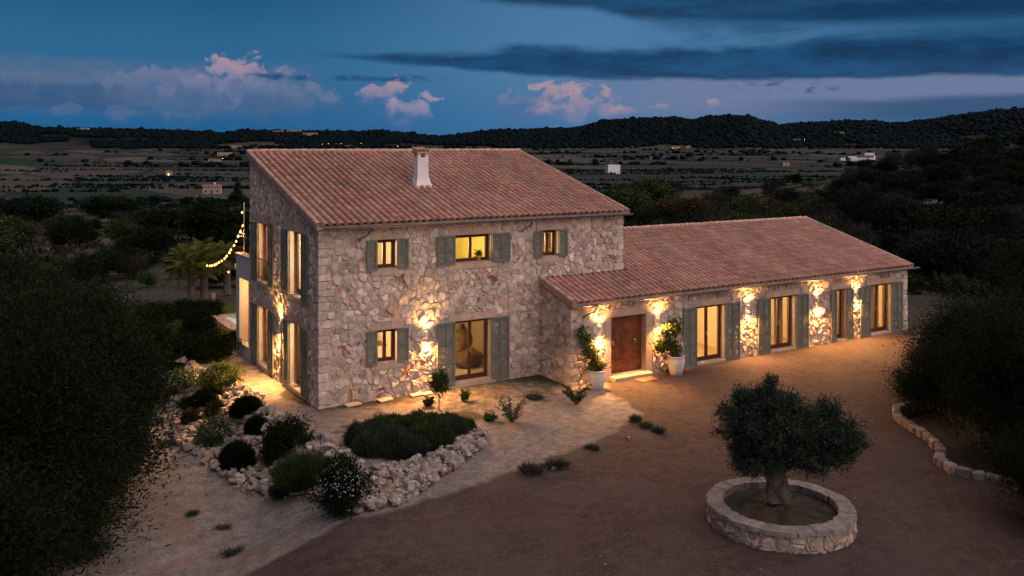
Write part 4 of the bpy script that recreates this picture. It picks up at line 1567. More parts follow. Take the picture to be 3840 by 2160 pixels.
# ---- wall lamps shining up and down the stone (each a thing of its own, with its own light)
def sconce(mp, u, v, label, pw=1.0, cone=118):
    """half-round up-and-down wall lamp"""
    b = Vector(mp(u, v, 0))
    root = empty('wall_lamp', b, 0, label, 'wall lamp', 'up and down wall lamps on the stone walls')
    n = (Vector(mp(u, v, 1)) - b)
    mb = MB()
    ux = (Vector(mp(u + 1, v, 0)) - b)
    seg = 10
    vs = []
    for z in (-.085, .085):
        for k in range(seg + 1):
            t = math.pi * k / seg
            vs.append(ux * (.062 * math.cos(t)) + n * (.03 + .085 * math.sin(t)) + Vector((0, 0, z)))
    m_ = seg + 1
    mb.add(vs, [(k, k + 1, m_ + k + 1, m_ + k) for k in range(seg)])
    mb.build('lamp_shade', M['white'], root)
    p = MB()
    pts = [ux * a + n * w + Vector((0, 0, z)) for w in (.0, .035) for z in (-.06, .06) for a in (-.04, .04)]
    p.add(pts, [(0, 2, 3, 1), (4, 5, 7, 6), (0, 1, 5, 4), (2, 6, 7, 3), (0, 4, 6, 2), (1, 3, 7, 5)])
    p.build('wall_plate', M['white'], root)
    for s in (1, -1):
        d = MB()
        vs = [ux * (.05 * math.cos(math.pi * k / 8)) + n * (.045 + .062 * math.sin(math.pi * k / 8)) + Vector((0, 0, s * .06)) for k in range(9)]
        d.add(vs, [tuple(range(9))])
        d.build('lamp_lens', M['glow'], root)
        l = bpy.data.lights.new('lamp_beam', 'SPOT')
        l.energy = (200 if s > 0 else 1500) * pw
        l.color = (1.0, 0.5, 0.15) if s > 0 else (1.0, 0.44, 0.12)
        l.spot_size = math.radians(140 if s > 0 else 155)
        l.spot_blend = 0.9
        l.shadow_soft_size = 0.05
        lo_ = link('lamp_beam', l, root, n * (.2 if s > 0 else .13) + Vector((0, 0, s * .10)))
        dirv = Vector((0, 0, s)) + n * (0.1 if s > 0 else .95)
        lo_.rotation_euler = (-dirv).to_track_quat('Z', 'Y').to_euler()
    return root


sconce(fr, 3.59, 1.90, 'lit wall lamp between the lower window and the glazed door of the tall house')
sconce(sd, 3.62, 1.95, 'lit wall lamp on the narrow left end wall between two shuttered doors', 1.35)
sconce(wf, 9.22, 1.80, 'lit wall lamp left of the wooden front door, above the narrow vine', .85)
sconce(wf, 11.80, 1.82, 'lit wall lamp right of the wooden front door beside the spreading vine', .85)
sconce(wf, 16.27, 1.87, 'lit wall lamp between the first and second glazed doors of the long wing', .9)
sconce(wf, 20.17, 1.80, 'lit wall lamp between the second glazed door and the narrow door', .9)
sconce(wf, 22.56, 1.84, 'lit wall lamp between the narrow door and the last glazed door', .8)

# ---- garden annex behind the house with the terrace on top
annex = empty('terrace_annex', (0, LYF, 0), 0, 'pale rendered porch with roof terrace behind the left end of the house, orange lit inside', 'porch')
mb = MB()
ay0, ay1 = LYF + .004, 9.4
wall_sheet(mb, [(ay0, -0.3), (ay1, -0.3), (ay1, 3.78), (ay0, 3.78)], [(7.66, 8.92, 0.42, 2.92)], lambda u, v, w: (-0.02 - w, u, v), 0.26, True)
aw = mb.build('porch_wall', M['plaster'])
aw.parent = annex
aw.location = (0, -LYF, 0)
mb = MB()
mb.box(.24, 9.0, ay0, 10.6, 3.05, 3.25)
mb.box(.24, 9.0, ay1 + .002, ay1 + .2, 3.25, 3.6)
mb.build('terrace_floor', M['plaster'], annex).location = (0, -LYF, 0)
mb = MB()
mb.box(.24, 9.0, ay0, ay1, -.1, .10)
mb.box(2.6, 2.8, ay0, ay1, .10, 3.05)
mb.box(.24, 9.0, LYF + .008, LYF + .05, .10, 3.05)
mb.box(.245, 9.0, 9.25, 9.39, .10, 3.05)
mb.build('porch_inside', M['dressed'], annex).location = (0, -LYF, 0)
mb = MB()
mb.box(-.06, .28, ay0, ay1 + .06, 3.782, 3.84)
mb.build('parapet_coping', M['dressed'], annex).location = (0, -LYF, 0)
rl = MB()
for z in (4.62, 4.5): rl.tube([(.1, 7.62, z), (.1, 9.2, z)], .014, 6)
for i in range(14): rl.tube([(.1, 7.7 + i * .115, 3.84), (.1, 7.7 + i * .115, 4.6)], .008, 5)
rl.build('terrace_railing', M['iron'], annex).location = (0, -LYF, 0)
l = bpy.data.lights.new('porch_light', 'POINT')
l.energy = 300
l.color = (1, .52, .17)
l.shadow_soft_size = .08
link('porch_light', l, annex, (1.3, 8.3 - LYF, 2.7))
g = MB()
g.lathe([(0, -.1), (.08, -.08), (.1, -.02), (0, 0)], 12, (1.3, 8.3 - LYF, 3.04))
g.build('ceiling_lamp', M['ceil_glow'], annex)

# string of bulbs from a mast on the terrace down to the palms
mx, my = 0.10, 8.72
post = empty('light_mast', (mx, my, 3.84), 0, 'thin iron mast on the terrace corner holding up the string lights', 'mast')
mb = MB()
mb.tube([(0, 0, 0), (0, 0, 2.0)], .018, 6)
mb.lathe([(.06, 0), (.06, .015), (0, .016)], 10)
mb.build('pole', M['brass'], post)
sl_root = empty('string_lights', (mx, my, 5.8), 0, 'sagging string of glowing orange bulbs between the terrace mast and the palms', 'string lights')
P0 = Vector((mx - .02, my, 5.8))
tgt = ground_at(519, 770)
P1 = Vector((tgt[0] + .25, tgt[1] - 4.4, 3.55))
def px_pt(x, y, d):
    r = (x - 1288) / FD * d
    return Vector((CAM[0] + d * FW[0] + r * RT[0], CAM[1] + d * FW[1] + r * RT[1], 8 - (y - HD) / FD * d))
sp = [(609, 534, 35.6), (611, 567, 35.7), (605, 582, 35.9), (599, 594, 36.1), (594, 607, 36.4), (589, 617, 36.7), (581, 628, 37), (577, 635, 37.3), (570, 644, 37.6), (565, 650, 37.9),
      (558, 656, 38.2), (551, 660, 38.5), (545, 664, 38.8), (540, 666, 39.1), (533, 668, 39.4), (528, 668.5, 39.7), (521, 668, 40)]
pts = [px_pt(*q) for q in sp]
cb = MB()
cb.tube([p + Vector((0, 0, .05)) for p in pts], .008, 5)
cb.v = [(x - mx, y - my, z - 5.8) for x, y, z in cb.v]
cb.build('cable', M['hose'], sl_root)
for i, p in enumerate(pts + [px_pt(575, 684, 38.5)]):
    b = MB()
    b.lathe([(0, -.05), (.028, -.038), (.036, -.012), (.024, .02), (.012, .034), (0, .036)], 8)
    o = b.build('bulb', M['bulb'], sl_root)
    o.location = p - Vector((mx, my, 5.8))
for q in (2, 7, 13):
    l = bpy.data.lights.new('bulb_light', 'POINT')
    l.energy = 150
    l.color = (1, .5, .16)
    l.shadow_soft_size = .25
    link('bulb_light', l, sl_root, pts[q] - Vector((mx, my, 5.9)))

# ---- pool
pool = empty('swimming_pool', (1.28, 16.35, 0), 0, 'turquoise lit swimming pool with pinkish stone coping behind the house', 'swimming pool')
px0, px1, py0, py1 = 1.28, 7.5, 11.5, 16.35
mb = MB()
mb.add([(px0, py0, -.16), (px1, py0, -.16), (px1, py1, -.16), (px0, py1, -.16)], [(0, 1, 2, 3)])
o = mb.build('pool_water', M['glass'], pool)
o.location = (-px0, -py1, 0)
mb = MB()
mb.box(px0 - .01, px1 + .01, py0 - .01, py1 + .01, -1.5, -.0, skip=(1,))
o = mb.build('pool_basin', M['poolwater'], pool)
o.location = (-px0, -py1, 0)
for (a, b, c_, d_) in ((px0 - .5, px0, py0 - .5, py1 + .75), (px0 + .002, px1 + .5, py1, py1 + .75), (px1, px1 + .5, py0 - .5, py1 - .002), (px0 + .002, px1 - .002, py0 - .5, py0)):
    n = max(1, int(max(b - a, d_ - c_) / 0.6))
    for i in range(n):
        m2 = MB()
        if b - a > d_ - c_: m2.box(a + (b - a) * i / n + .004, a + (b - a) * (i + 1) / n - .004, c_, d_, -.5, .06)
        else: m2.box(a, b, c_ + (d_ - c_) * i / n + .004, c_ + (d_ - c_) * (i + 1) / n - .004, -.5, .06)
        o = m2.build('coping_slab', M['coping'], pool)
        o.location = (-px0, -py1, 0)
for lx in (.9, 4.2):
    l = bpy.data.lights.new('pool_light', 'POINT')
    l.energy = 150
    l.color = (.5, 1, .97)
    l.shadow_soft_size = .15
    link('pool_light', l, pool, (lx, -1.6, -.9))

# ---- pots with climbers, mat, small things at the door
def leaf_cloud(name, lobes, n, size, mat_, seed, asp=0.42, clump=0.16, per=38, up=0.15, hollow=0.55, tvar=0.45, origin=None, flat=0.0):
    """a crown of many leaf-sized faces, gathered in clumps spread through ellipsoid lobes (cx,cy,cz,rx,ry,rz)"""
    r = np.random.RandomState(seed)
    vol = np.array([l[3] * l[4] + l[4] * l[5] + l[3] * l[5] for l in lobes])
    nc = max(4, n // per)
    which = r.choice(len(lobes), nc, p=vol / vol.sum())
    L = np.array(lobes)[which]
    dirs = r.normal(size=(nc, 3))
    dirs /= np.linalg.norm(dirs, axis=1)[:, None]
    rad = (hollow + (1 - hollow) * r.rand(nc) ** 0.6)[:, None] * (1 + 0.16 * r.normal(size=(nc, 1)))
    cc = L[:, :3] + dirs * rad * L[:, 3:6]
    cs = clump * (0.6 + 0.9 * r.rand(nc))
    idx = r.randint(0, nc, n)
    p = cc[idx] + r.normal(size=(n, 3)) * cs[idx][:, None] * np.array([1, 1, 0.85])
    out = dirs[idx] + r.normal(size=(n, 3)) * 0.75 + np.array([0, 0, up])
    out /= np.linalg.norm(out, axis=1)[:, None]
    side = np.cross(out, r.normal(size=(n, 3)))
    side /= np.linalg.norm(side, axis=1)[:, None] + 1e-9
    s = size * (0.6 + 0.8 * r.rand(n))[:, None]
    a = p - out * s * 0.5
    b = p + side * s * asp * 0.5
    c = p + out * s * 0.5
    d = p - side * s * asp * 0.5
    V = np.stack([a, b, c, d], 1).reshape(-1, 3)
    Fq = np.arange(4 * n).reshape(n, 4)
    t = (1 + tvar * (r.rand(nc) - 0.5) * 1.6)[idx] * (1 + tvar * (r.rand(n) - 0.5))
    T = np.stack([t * (0.95 + .12 * r.rand(n)), t, t * (0.85 + .3 * r.rand(n))], 1)
    return mesh_np(name, V, Fq, [mat_], T)


def blades(name, n, R, H, length, width, mat_, seed, lobes=None, spread=0.7, tvar=0.5, dome=0.7):
    """a mound of upright narrow shoots"""
    r = np.random.RandomState(seed)
    if lobes is None: lobes = [(0, 0, R, R, H)]
    area_ = np.array([l[2] * l[3] for l in lobes])
    w = r.choice(len(lobes), n, p=area_ / area_.sum())
    L = np.array(lobes)[w]
    q = np.sqrt(r.rand(n))
    th = r.rand(n) * 2 * np.pi
    ux, uy = q * np.cos(th), q * np.sin(th)
    base = np.stack([L[:, 0] + ux * L[:, 2], L[:, 1] + uy * L[:, 3], np.zeros(n)], 1)
    top = L[:, 4] * np.sqrt(np.clip(1 - q * q, 0.0, 1)) ** dome
    base[:, 2] = top * (0.25 + 0.62 * r.rand(n))
    dirv = np.stack([ux * spread, uy * spread, 0.55 + 0.5 * r.rand(n)], 1) + r.normal(size=(n, 3)) * 0.22
    dirv /= np.linalg.norm(dirv, axis=1)[:, None]
    ln = (length * (0.6 + 0.8 * r.rand(n)))[:, None]
    side = np.cross(dirv, r.normal(size=(n, 3)))
    side /= np.linalg.norm(side, axis=1)[:, None]
    wd_ = width * (0.7 + 0.6 * r.rand(n))[:, None]
    V = np.stack([base - side * wd_ * .5, base + side * wd_ * .5, base + dirv * ln * .6 + side * wd_ * .55, base + dirv * ln, base + dirv * ln * .6 - side * wd_ * .55], 1).reshape(-1, 3)
    Fq = np.arange(5 * n).reshape(n, 5)
    t = (1 + tvar * (r.rand(n) - .5)) * (0.8 + 0.5 * _noise2(base[:, 0] * 3, base[:, 1] * 3, seed))
    T = np.stack([t * (0.9 + .2 * r.rand(n)), t, t * (.85 + .3 * r.rand(n))], 1)
    return mesh_np(name, V, Fq, [mat_], T)


def pot(x, y, h, lobes, n, seed, label, vlabel, stems):
    z = tz(x, y)
    R = 0.31
    p = empty('garden_pot', (x, y, z), 0, label, 'pot', 'white glazed pots at the front door')
    k = h / 0.62
    mb = MB()
    mb.lathe([(0, 0), (.19, 0), (.21, .015), (.27, .2 * k), (.305, .38 * k), (.31, .5 * k), (.29, .585 * k), (.305, .6 * k), (.305, .625 * k), (.272, .625 * k), (.262, .56 * k)], 32)
    mb.build('pot_body', M['pot'], p)
    mb = MB()
    mb.lathe([(.265, .57 * k), (0, .585 * k)], 20)
    mb.build('potting_soil', M['soil'], p)
    v = empty('climbing_plant', (x, y, z + .58 * k), 0, vlabel, 'plant', 'climbers growing in the white pots')
    st = MB()
    for q in stems: st.tube(q, [.014] * (len(q) - 1) + [.006], 6)
    st.build('stem', M['bark'], v)
    link('foliage', leaf_cloud('foliage', lobes, n, 0.085, M['leaf_vine'], seed, asp=0.5, clump=0.07, per=14, hollow=0.2), v)
    return p


pot(8.66, -2.5, 0.62, [(-.02, .1, .25, .26, .16, .28), (-.12, .18, .6, .22, .14, .28), (-.24, .26, .95, .17, .12, .25), (-.35, .32, 1.2, .1, .07, .28), (.2, .05, .12, .2, .12, .1)], 2400, 5,
    'tall white pot standing left of the wooden front door', 'narrow climber leaning up the corner from the left pot',
    [[(0, 0, -.1), (-.05, .1, .5), (-.22, .25, .95), (-.38, .34, 1.45)], [(.03, 0, -.1), (.0, .15, .4), (-.1, .2, .8)]])
pot(12.12, -2.52, 0.66, [(0, .1, .3, .28, .18, .3), (-.25, .15, .4, .4, .16, .2), (-.55, .2, .42, .22, .14, .25), (-.15, .25, .8, .3, .14, .32), (.05, .25, 1.05, .3, .12, .3), (.3, .25, .95, .2, .1, .22)], 3600, 6,
    'tall white pot standing right of the wooden front door', 'spreading climber against the wall above the right pot',
    [[(0, 0, -.1), (-.02, .15, .5), (.02, .25, 1.2)], [(0, 0, -.1), (-.2, .15, .35), (-.6, .2, .5)], [(0, 0, -.1), (.15, .2, .6), (.3, .27, 1.05)]])
for (x, y, lab, sgn) in ((8.66, -2.5, 'thin black irrigation hose looping out of the left pot', -1), (12.12, -2.52, 'thin black irrigation hose behind the right pot', -1)):
    mb = MB()
    mb.tube([(-.1, .1, .6), (-.28, .12, .66), (-.48, .15, .55), (-.58, .17, .3), (-.56, .2, .02), (-.5, .22, .012)], .011, 6)
    o = mb.build('hose', M['hose'])
    o.location = (x, y, tz(x, y))
    tag(o, lab, 'hose')
mb = MB()
mb.box(-.36, .36, -.22, .22, 0, .018)
o = mb.build('door_mat', M['mat'])
o.location = (10.75, -2.55, tz(10.75, -2.55) + .006)
tag(o, 'brown coir doormat on the gravel before the front step', 'doormat')

# ---- things seen through the windows
arm = empty('bean_bag', (6.2, 1.9, 0.14), 0.5, 'large slumped brown bean bag seat inside the lower glazed door', 'bean bag')
def blob(name, r3, parent, mat_, loc, seed, amp=.18, sub=3):
    bm = bmesh.new()
    bmesh.ops.create_icosphere(bm, subdivisions=sub, radius=1)
    for v in bm.verts:
        k = 1 + amp * (float(_noise2(np.array([v.co.x * 1.7 + seed]), np.array([v.co.y * 1.7 + v.co.z * 2.3]), seed)[0]) * 2)
        v.co = Vector((v.co.x * r3[0], v.co.y * r3[1], max(v.co.z, -.75) * r3[2])) * k
    me = bpy.data.meshes.new(name)
    bm.to_mesh(me)
    bm.free()
    me.materials.append(mat_)
    a = me.attributes.new('tint', 'FLOAT_COLOR', 'FACE')
    a.data.foreach_set('color', np.ones(len(me.polygons) * 4, np.float32))
    me.polygons.foreach_set('use_smooth', np.ones(len(me.polygons), bool))
    return link(name, me, parent, loc)
blob('seat_cushion', (.62, .5, .32), arm, M['cloth'], (0, 0, .26), 3)
blob('back_cushion', (.44, .34, .62), arm, M['cloth'], (.1, .3, .78), 4)
blob('gathered_top', (.16, .09, .06), arm, M['cloth'], (.1, .3, 1.4), 5, .5, 2)
pp = empty('window_plant', (5.72, .25, 4.135), 0, 'small leafy pot plant on the sill inside the wide upper window', 'plant')
mb = MB()
mb.lathe([(0, 0), (.07, 0), (.09, .1), (.08, .1), (.075, .08), (0, .08)], 14)
mb.build('plant_pot', M['ceramic'], pp)
link('foliage', leaf_cloud('foliage', [(0, 0, .22, .13, .12, .13)], 420, .07, M['leaf_vine'], 9, asp=.3, clump=.03, per=10, hollow=.1), pp)
kt = empty('kitchen_counter', (2.3, 3.0, .14), 0, 'white kitchen counter with dark top inside the lower left window', 'kitchen counter')
mb = MB()
mb.box(-1.4, 1.2, 0, .6, 0, .86)
mb.build('counter_body', M['white'], kt)
mb = MB()
mb.box(-1.45, 1.25, -.03, .63, .862, .9)
mb.build('counter_top', M['worktop'], kt)
hd = empty('cooker_hood', (2.3, 3.3, 1.9), 0, 'small orange cooker hood above the counter inside the lower left window', 'cooker hood')
mb = MB()
mb.box(-.1, .75, 0, .45, -.15, .12)
mb.box(.1, .5, .1, .4, .12, .8)
mb.build('hood_body', M['kitchen'], hd)

def curtain(mp, u0, u1, v0, v1, w, label):
    """folded light curtain hanging inside"""
    n = 22
    P = [mp(u0 + (u1 - u0) * i / n, 0, w + .035 * math.sin(i * 1.9) * (1 + .3 * math.sin(i * .7))) for i in range(n + 1)]
    mb = MB()
    mb.add([(p[0], p[1], v0) for p in P] + [(p[0], p[1], v1) for p in P], [(i, i + 1, n + 2 + i, n + 1 + i) for i in range(n)], smooth=True)
    o = mb.build('curtain', M['curtain'])
    tag(o, label, 'curtain')


M['curtain'] = material('linen_curtain', (0.62, 0.5, 0.32), 0.95)
curtain(wf, 13.75, 14.0, .06, 2.4, -.62, 'folded linen curtain at the left inside the glazed door nearest the right pot')
curtain(wf, 18.45, 18.95, .06, 2.4, -.66, 'folded linen curtain at the right inside the second glazed door of the wing')
curtain(wf, 24.45, 25.0, .06, 2.4, -.66, 'folded linen curtain inside the last glazed door of the wing')
curtain(sd, 2.2, 2.75, .16, 2.6, -.62, 'folded linen curtain inside the near lower door of the left end wall')
def cabinet(x, y, z, w, d, h, m_, label, cat, doors=2):
    o = empty(cat.replace(' ', '_'), (x, y, z), 0, label, cat)
    mb = MB()
    mb.box(0, w, 0, d, 0, h)
    mb.build('carcass', m_, o)
    for i in range(doors):
        m2 = MB()
        m2.box(w * i / doors + .01, w * (i + 1) / doors - .01, -.022, -.002, .05, h - .03)
        m2.build('cupboard_door', m_, o)
cabinet(14.7, 1.0, .045, 1.0, .5, 1.9, M['white'], 'pale wardrobe seen through the glazed door nearest the right pot', 'wardrobe')
cabinet(18.2, .9, .045, 1.3, .45, .8, M['cloth'], 'low brown sideboard seen through the second glazed door of the wing', 'sideboard')
cabinet(24.0, .6, .045, 1.2, .45, 1.1, M['ceramic'], 'ochre chest seen through the last glazed door of the wing', 'chest')
cabinet(1.9, 3.3, 2.955, 1.1, .5, 1.1, M['ceramic'], 'ochre chest inside the small upper left window', 'chest')
mb = MB()
mb.box(0, .5, -.03, 0, 0, .7)
o = mb.build('picture_frame', M['wood'])
o.location = (6.0, 3.88, 4.2)
tag(o, 'framed picture on the wall inside the wide upper window', 'picture')

# ---- round planter with the old olive tree
PC = ground_at(1959, 1271, 0)
PC = (5.52, -13.12)
PR, PRi, PH = 1.53, 1.19, 0.42
pz = tz(*PC)
planter = empty('round_planter', (PC[0], PC[1], pz), 0, 'low round rubble stone planter ring standing in the gravel drive', 'planter')
Cw = 2 * math.pi * PR
def cyl(u, v, w):
    a = u / PR
    rr = PR - .03 + w - (0.03 * v)
    return (rr * math.cos(a), rr * math.sin(a), v)
mb = MB()
mb.lathe([(PR - .035, -.2), (PR - .045, PH - .02), (PRi + .02, PH - .02), (PRi + .02, -.1)], 64, smooth=True)
mb.build('planter_core', M['mortar'], planter)
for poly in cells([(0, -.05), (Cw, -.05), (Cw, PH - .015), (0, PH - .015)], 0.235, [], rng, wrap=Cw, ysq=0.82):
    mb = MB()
    stone_shape(mb, poly, cyl, rng, 0.01, 0.04, 0.009, (lambda b: (b, b * rng.uniform(.9, 1), b * rng.uniform(.82, 1)))(rng.uniform(.5, .85)))  # dimmer tint puts the darker vignette of the foreground into the stone colour
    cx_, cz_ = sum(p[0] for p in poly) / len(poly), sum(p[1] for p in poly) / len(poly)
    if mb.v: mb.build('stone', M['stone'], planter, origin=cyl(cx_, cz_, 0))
nseg = 26
for i in range(nseg):       # mortared coping, slightly uneven slabs
    a0, a1 = 2 * math.pi * i / nseg + .0015, 2 * math.pi * (i + 1) / nseg - .0015
    mb = MB()
    h = PH + rng.uniform(.0, .018)
    vs = []
    for t in np.linspace(a0, a1, 4):
        ro, ri = PR + rng.uniform(-.02, .03), PRi + rng.uniform(-.03, .02)
        for (r_, z_) in ((ro, PH - .08), (ro - .012, h), (ri, h + .004), (ri, PH - .2)): vs.append((r_ * math.cos(t), r_ * math.sin(t), z_))
    mb.add(vs, [(4 * k + q, 4 * k + (q + 1) % 4, 4 * k + 4 + (q + 1) % 4, 4 * k + 4 + q) for k in range(3) for q in range(4)] + [(0, 1, 2, 3), (12, 13, 14, 15)], (rng.uniform(.75, .95),) * 3)
    mb.build('coping_stone', M['rock'], planter)
mb = MB()
vs = [(0, 0, .37)]
for r_ in (.4, .8, PRi + .01):
    for k in range(36): vs.append((r_ * math.cos(k * math.pi / 18), r_ * math.sin(k * math.pi / 18), (.36 if r_ < .5 else .33 if r_ < 1 else .29) + rng.uniform(-.02, .02)))
mb.add(vs, [(0, 1 + k, 1 + (k + 1) % 36) for k in range(36)] + [(1 + j * 36 + k, 1 + (j + 1) * 36 + k, 1 + (j + 1) * 36 + (k + 1) % 36, 1 + j * 36 + (k + 1) % 36) for j in range(2) for k in range(36)], smooth=True)
mb.build('planter_soil', M['soil'], planter)


def wisps(lobes, n, seed, r0=.05, h0=.2):
    r = np.random.RandomState(seed)
    out = list(lobes)
    for _ in range(n):
        l = lobes[r.randint(len(lobes))]
        d = r.normal(size=3)
        d[2] = abs(d[2]) + .25
        d /= np.linalg.norm(d)
        k = r.uniform(.95, 1.25)
        s = r.uniform(.6, 1.3)
        out.append((l[0] + d[0] * l[3] * k, l[1] + d[1] * l[4] * k, l[2] + d[2] * l[5] * k, r0 * s, r0 * s, h0 * s))
    return out


def gnarled(pts, rad, seg=14, amp=.22, seed=1):
    mb = MB()
    mb.tube(pts, rad, seg, wob=lambda i, k: amp * float(_noise2(np.array([k * 1.1 + seed * 7.7]), np.array([i * .35]), seed)[0]) * 2)
    return mb


olive = empty('olive_tree', (PC[0] - .05, PC[1] + .02, pz + .3), 0, 'gnarled old olive tree with a dense two lobed crown growing in the round planter', 'tree')
gnarled([(0, 0, -.1), (.0, 0, .02), (.02, .0, .18), (.0, .02, .42), (-.03, .03, .7), (-.06, .02, .98), (-.04, .0, 1.3), (.0, .0, 1.6)], [.46, .36, .27, .235, .22, .24, .2, .12], 18, .3, 3).build('trunk', M['bark'], olive)
rr, dd_ = RT, FW
def cp(r, d, z): return (r * RT[0] + d * FW[0], r * RT[1] + d * FW[1], z)
for q in ([cp(-.02, 0, .9), cp(-.3, .1, 1.25), cp(-.6, .1, 1.6), cp(-.75, 0, 2.0)], [cp(.02, 0, .85), cp(.4, -.1, 1.15), cp(.85, -.05, 1.4), cp(1.2, 0, 1.7)],
          [cp(0, .02, 1.0), cp(.1, .3, 1.5), cp(.15, .5, 2.0)], [cp(0, -.02, 1.0), cp(-.1, -.4, 1.4), cp(-.1, -.6, 1.8)], [cp(0, 0, 1.2), cp(.05, 0, 1.8), cp(0, 0, 2.4)]):
    gnarled(q, [.13, .09, .06, .03][:len(q)] if len(q) == 4 else [.12, .07, .03], 9, .2, 5).build('branch', M['bark'], olive)
ol = [cp(-.55, 0, 1.55) + (.55, .62, .5), cp(-.25, 0, 2.0) + (.72, .7, .55), cp(-.1, .1, 2.45) + (.42, .45, .26), cp(.3, 0, 1.95) + (.55, .6, .5), cp(1.0, 0, 1.75) + (.58, .58, .5),
      cp(1.05, -.1, 1.35) + (.48, .5, .28), cp(-.05, -.2, 1.35) + (.5, .55, .34), cp(-.78, -.1, 2.1) + (.32, .35, .3), cp(1.38, 0, 1.5) + (.3, .3, .3),
      cp(-.55, -.2, 1.12) + (.42, .5, .26), cp(.65, -.2, 1.15) + (.45, .5, .26), cp(-.1, 0, 2.72) + (.13, .13, .26), cp(-.7, 0, 2.5) + (.1, .1, .22), cp(-.4, .1, 2.5) + (.12, .12, .3), cp(1.0, 0, 2.3) + (.2, .2, .16), cp(.3, 0, 2.5) + (.16, .16, .2)]
link('foliage', leaf_cloud('foliage', wisps(ol, 70, 3, .05, .12), 80000, .07, M['leaf_olive'], 21, asp=.27, clump=.075, per=60, up=.35, hollow=.5, tvar=.6), olive, (0, 0, .08)).scale = (1.04, 1.04, .88)

# ------------------------------------------------------------------ rock bank and stone heap
def hull_rock(seed):
    r = np.random.RandomState(seed)
    bm = bmesh.new()
    for _ in range(15):
        d = r.normal(size=3)
        d /= np.linalg.norm(d)
        bm.verts.new(d * np.array([.5, .42, .34]) * (0.85 + .25 * r.rand()))
    bmesh.ops.convex_hull(bm, input=bm.verts)
    for v in [v for v in bm.verts if not v.link_faces]: bm.verts.remove(v)
    me = bpy.data.meshes.new('rock')
    bm.to_mesh(me)
    bm.free()
    me.materials.append(M['rock'])
    a = me.attributes.new('tint', 'FLOAT_COLOR', 'FACE')
    a.data.foreach_set('color', np.ones(len(me.polygons) * 4, np.float32))
    return me


ROCKS = [hull_rock(s) for s in range(40, 52)]
ROCKV = [(np.array([v.co[:] for v in me.vertices]), [tuple(p.vertices) for p in me.polygons]) for me in ROCKS]


def rock_thing(name, label, placements, cap=300):
    """placements: (x, y, z, size); the largest in view become rocks of their own"""
    root = empty(name, placements[0][:3], 0, label, 'rock bank')
    ox, oy, oz = placements[0][:3]
    pl = sorted(placements, key=lambda p: -p[3] / math.dist(p[:3], CAM))
    acc = MB()
    for k, (x, y, z, s) in enumerate(pl):
        i = rng.randint(len(ROCKS))
        b = rng.uniform(.72, 1.3)
        col_ = (b, b * rng.uniform(.93, 1.0), b * rng.uniform(.85, 1.02))
        if rng.rand() < .1: col_ = (b * .9, b * .65, b * .5)
        Mx = Matrix.Translation((x - ox, y - oy, z - oz)) @ Matrix.Rotation(rng.uniform(0, 6.28), 4, 'Z') @ Matrix.Rotation(rng.uniform(-.5, .5), 4, 'X') @ Matrix.Diagonal((s * rng.uniform(.85, 1.25), s * rng.uniform(.85, 1.15), s * rng.uniform(.8, 1.2), 1))
        if k < cap:
            o = link('rock', ROCKS[i], root)
            o.matrix_local = Mx
            o.color = (*col_, 1)
        else:
            V, Fs = ROCKV[i]
            acc.add([Mx @ Vector(v) for v in V], Fs, col_)
    if acc.v: acc.build('small_rocks', M['rock'], root, kind='stuff')
    return root


def scatter_poly(poly, n, smin, smax, lift=0.0, pw=2.2):
    xs, ys = [p[0] for p in poly], [p[1] for p in poly]
    out = []
    tries = 0
    while len(out) < n and tries < n * 40:
        tries += 1
        x, y = rng.uniform(min(xs), max(xs)), rng.uniform(min(ys), max(ys))
        if not poly_mask(np.array([x]), np.array([y]), poly)[0]: continue
        s = smin + (smax - smin) * rng.rand() ** pw
        out.append((x, y, tz(x, y) + s * .12 + lift * rng.rand(), s))
    return out


BANK = [ground_at(*p) for p in ((520, 935), (600, 962), (665, 1003), (700, 1045), (780, 1080), (850, 1130), (925, 1185), (940, 1285), (880, 1300))] + \
       [ground_at(x, y, -.6) for x, y in ((790, 1288), (700, 1255), (590, 1212), (530, 1165), (450, 1105), (395, 1045), (372, 990), (380, 960), (440, 930))]
rocks1 = scatter_poly(BANK, 2000, .1, .46, .12, 3.0)
rock_thing('rock_bank', 'long sloping bank of rough limestone rocks with shrubs growing in it, left of the house', rocks1)
HEAP = [ground_at(*p) for p in ((935, 1185), (1000, 1180), (1080, 1160), (1140, 1120), (1185, 1098), (1228, 1092), (1212, 1135), (1140, 1190), (1060, 1238), (1000, 1270), (925, 1290))]
rocks2 = scatter_poly(HEAP, 1150, .09, .31, .16, 1.9)
rock_thing('stone_heap', 'curved heap of loose pale stones edging the lavender bed', rocks2)

